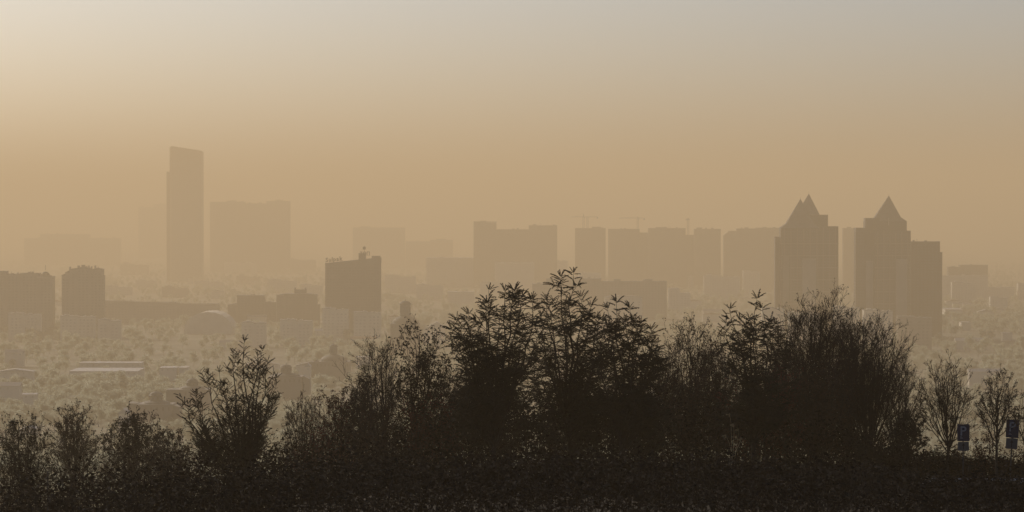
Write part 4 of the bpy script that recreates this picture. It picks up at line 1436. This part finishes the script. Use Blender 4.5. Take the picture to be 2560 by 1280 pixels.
# ------------------------------------------------------------------ parking signs, post, grass plume, stones
def parking_sign(label, x0, x1, y0, y1, yp, d, tilt=0.0, yaw=0.0, lean=0.0):
    xc = px_x((x0 + x1) / 2, d)
    zg = tz(xc, d)
    root = thing('parking_sign', label, 'sign', (xc, d, zg))
    z1, z0, zp = px_z(y0, d) - zg, px_z(y1, d) - zg, px_z(yp, d) - zg
    w = (px_x(x1, d) - px_x(x0, d)) / 2
    o0 = (0, 0, 0)

    def rbox(m, xa, xb, ya, yb, za, zb, rad):
        pts = []
        for cx, cz, a0 in ((xb - rad, zb - rad, 0), (xa + rad, zb - rad, 90), (xa + rad, za + rad, 180), (xb - rad, za + rad, 270)):
            for k in range(4):
                a = R(a0 + 30 * k)
                pts.append((cx + rad * math.cos(a), cz + rad * math.sin(a)))
        n = len(pts)
        v = [(p[0], ya, p[1]) for p in pts] + [(p[0], yb, p[1]) for p in pts]
        f = [tuple(range(n))[::1], tuple(range(2 * n - 1, n - 1, -1))] + [(k, n + k, n + (k + 1) % n, (k + 1) % n) for k in range(n)]
        return m.add(v, f)

    pole = MB().lathe(0, 0.055, [(0.032, -0.1), (0.032, z1 - 0.05), (0.02, z1 - 0.03)], 10).build('post', M['zinc'], root, origin=o0)
    board = rbox(MB(), -w, w, -0.012, 0.012, z0, z1, 0.03).build('board', M['blue'], root, origin=o0)
    rim = MB()
    for (xa, xb, za, zb) in ((-w + 0.015, w - 0.015, z1 - 0.03, z1 - 0.018), (-w + 0.015, w - 0.015, z0 + 0.018, z0 + 0.03), (-w + 0.015, -w + 0.026, z0 + 0.03, z1 - 0.03), (w - 0.026, w - 0.015, z0 + 0.03, z1 - 0.03)):
        rim.box(xa, xb, -0.017, -0.013, za, zb)
    plate = rbox(MB(), -w * 0.9, w * 0.9, -0.01, 0.01, zp, z0 - 0.025, 0.02).build('plate', M['plate'], root, origin=o0)
    for zc in (z0 + 0.12, z1 - 0.12, (zp + z0) / 2):
        MB().box(-0.05, 0.05, 0.013, 0.06, zc - 0.02, zc + 0.02).build('clamp', M['zinc'], root, origin=o0)
    cu = bpy.data.curves.new('letter', 'FONT')
    cu.body = 'P'
    cu.size = (z1 - z0) * 0.76
    cu.extrude = 0.002
    cu.offset = 0.008
    tmp = bpy.data.objects.new('letter_tmp', cu)
    C.objects.link(tmp)
    dg = bpy.context.evaluated_depsgraph_get()
    me = bpy.data.meshes.new_from_object(tmp.evaluated_get(dg))
    bpy.data.objects.remove(tmp)
    bpy.data.curves.remove(cu)
    xs_ = [v.co.x for v in me.vertices]
    ys_ = [v.co.y for v in me.vertices]
    me.transform(Matrix.Translation((-(min(xs_) + max(xs_)) / 2, -min(ys_), 0)))
    me.materials.clear()
    me.materials.append(M['white'])
    L_ = bpy.data.objects.new('letter', me)
    C.objects.link(L_)
    L_.parent = board
    L_.rotation_euler = (R(90), 0, 0)
    L_.location = (0, -0.016, z0 + (z1 - z0) * 0.34)
    st = MB()
    zz = z0 + (z1 - z0) * 0.16
    for k in range(3):
        st.box(-w * 0.55, -w * 0.05 - 0.03 * k, -0.017, -0.013, zz + 0.035 * k, zz + 0.035 * k + 0.014)
    st.build('small_print', M['white'], board, origin=o0)
    # pictogram on the white plate: an upward arrow
    pc = MB()
    zm = zp + (z0 - zp) * 0.15
    pc.box(-0.02, 0.02, -0.014, -0.011, zm, zm + (z0 - zp) * 0.4)
    pc.add([(-0.075, -0.0142, zm + (z0 - zp) * 0.4), (0.075, -0.0142, zm + (z0 - zp) * 0.4), (0, -0.0142, zm + (z0 - zp) * 0.66),
            (-0.075, -0.0112, zm + (z0 - zp) * 0.4), (0.075, -0.0112, zm + (z0 - zp) * 0.4), (0, -0.0112, zm + (z0 - zp) * 0.66)],
           [(0, 1, 2), (5, 4, 3), (0, 3, 4, 1), (1, 4, 5, 2), (2, 5, 3, 0)])
    pc.build('pictogram', M['iron'], plate, origin=o0)
    root.rotation_euler = (0, lean, yaw)
    return root


parking_sign('blue parking sign standing clear, left of the two', 2394, 2425, 1060.5, 1103, 1127, 136.2, yaw=R(4))
parking_sign('blue parking sign half hidden by the crooked bare tree, right of the two', 2509, 2541, 1049, 1094, 1122, 136.6, yaw=R(-14), lean=R(3))

xp = px_x(118, 138)
t = thing('post', 'thin dark post rising in front of the bushes at lower left', 'post', (xp, 138, tz(xp, 138)))
zt = px_z(1180, 138)
MB().lathe(xp, 138, [(0.04, t.location.z - 0.2), (0.036, zt - 0.04), (0.045, zt - 0.03), (0.045, zt), (0.01, zt + 0.02)], 10).build('pole', M['iron'], t)
MB().lathe(xp, 138, [(0.1, t.location.z - 0.05), (0.1, t.location.z + 0.06), (0.05, t.location.z + 0.08)], 12).build('foot', M['iron'], t)

xg = px_x(1832, 137.5)
base = np.array((xg, 138.2, tz(xg, 138.2) - 0.05))
t = thing('reed_grass', 'pale dry grass stalks arching over below the drooping fern-leaved tree', 'grass', base)
for k, (ex, ey, dep) in enumerate(((1819, 1036, 0.1), (1829, 1062, 0.3), (1842, 1075, -0.2), (1808, 1090, 0.2), (1850, 1098, 0.1))):
    e = P(ex, ey, 138.2 + dep) - base
    w = Wood()
    p0 = np.array((rng.normal() * 0.06, rng.normal() * 0.06, 0.0))
    top_ = e + np.array((0.12, 0, 0.06))
    pts = bezier(p0, p0 + UP * e[2] * 0.6, top_ + np.array((0.1, 0, 0.05)), e, 9)
    w.add(pts, np.linspace(0.009, 0.006, 9), 4)
    link('stalk', w.mesh('stalk'), M['straw'], t)
    lv = Leaves()
    for j in range(60):
        p, tg = at(pts, rng.uniform(0.78, 1.0))
        lv.add(p, unit(tg + rv() * 0.35 - UP * 0.2), rng.uniform(0.05, 0.11))
    link('plume', lv.mesh('plume', LEAF), M['straw'], t, 'stuff')

for k, (sx, sy, r_) in enumerate(((2528, 1187, 0.16), (2540, 1184, 0.22), (2552, 1188, 0.18), (2534, 1191, 0.1))):
    d = 136.9 - 0.5 * (k % 2)
    x = px_x(sx, d)
    z = tz(x, d) + 0.06
    V, Q = [], []
    m = MB()
    prof = [(0.55, -0.02), (1.0, 0.15), (0.95, 0.4), (0.6, 0.65), (0.12, 0.75)]
    m.lathe(x, d, [(a * r_, z + b_ * r_) for a, b_ in prof], 9)
    m.v = [(vx + rng.normal() * r_ * 0.09, vy + rng.normal() * r_ * 0.09, max(vz + rng.normal() * r_ * 0.06, z - 0.02)) for vx, vy, vz in m.v]
    o = m.build('stone', M['stone'], origin=(x, d, z))
    o['label'] = ['pale stone at the lot edge, left one of the upper three', 'largest pale stone at the lot edge by the right frame edge',
                  'pale stone nearest the right frame edge at the lot edge', 'smallest pale stone at the lot edge, in front of the others'][k]
    o['category'] = 'stone'
    o['group'] = 'pale stones at the lot edge'

# ------------------------------------------------------------------ the smoggy air
hb = MB().box(-52000, 52000, -50000, 52000, -2.0, 400.0)
haze = hb.build('haze', None)
haze.data.materials.clear()
hm = bpy.data.materials.new('haze_air')
hm.use_nodes = True
hn = hm.node_tree
hn.nodes.remove(hn.nodes['Principled BSDF'])
pv = hn.nodes.new('ShaderNodeVolumePrincipled')
pv.inputs['Color'].default_value = (0.985, 0.762, 0.468, 1)
pv.inputs['Density'].default_value = HAZE_DENSITY
pv.inputs['Anisotropy'].default_value = 0.2
hn.links.new(pv.outputs[0], hn.nodes['Material Output'].inputs['Volume'])
haze.data.materials.append(hm)
haze['kind'] = 'stuff'
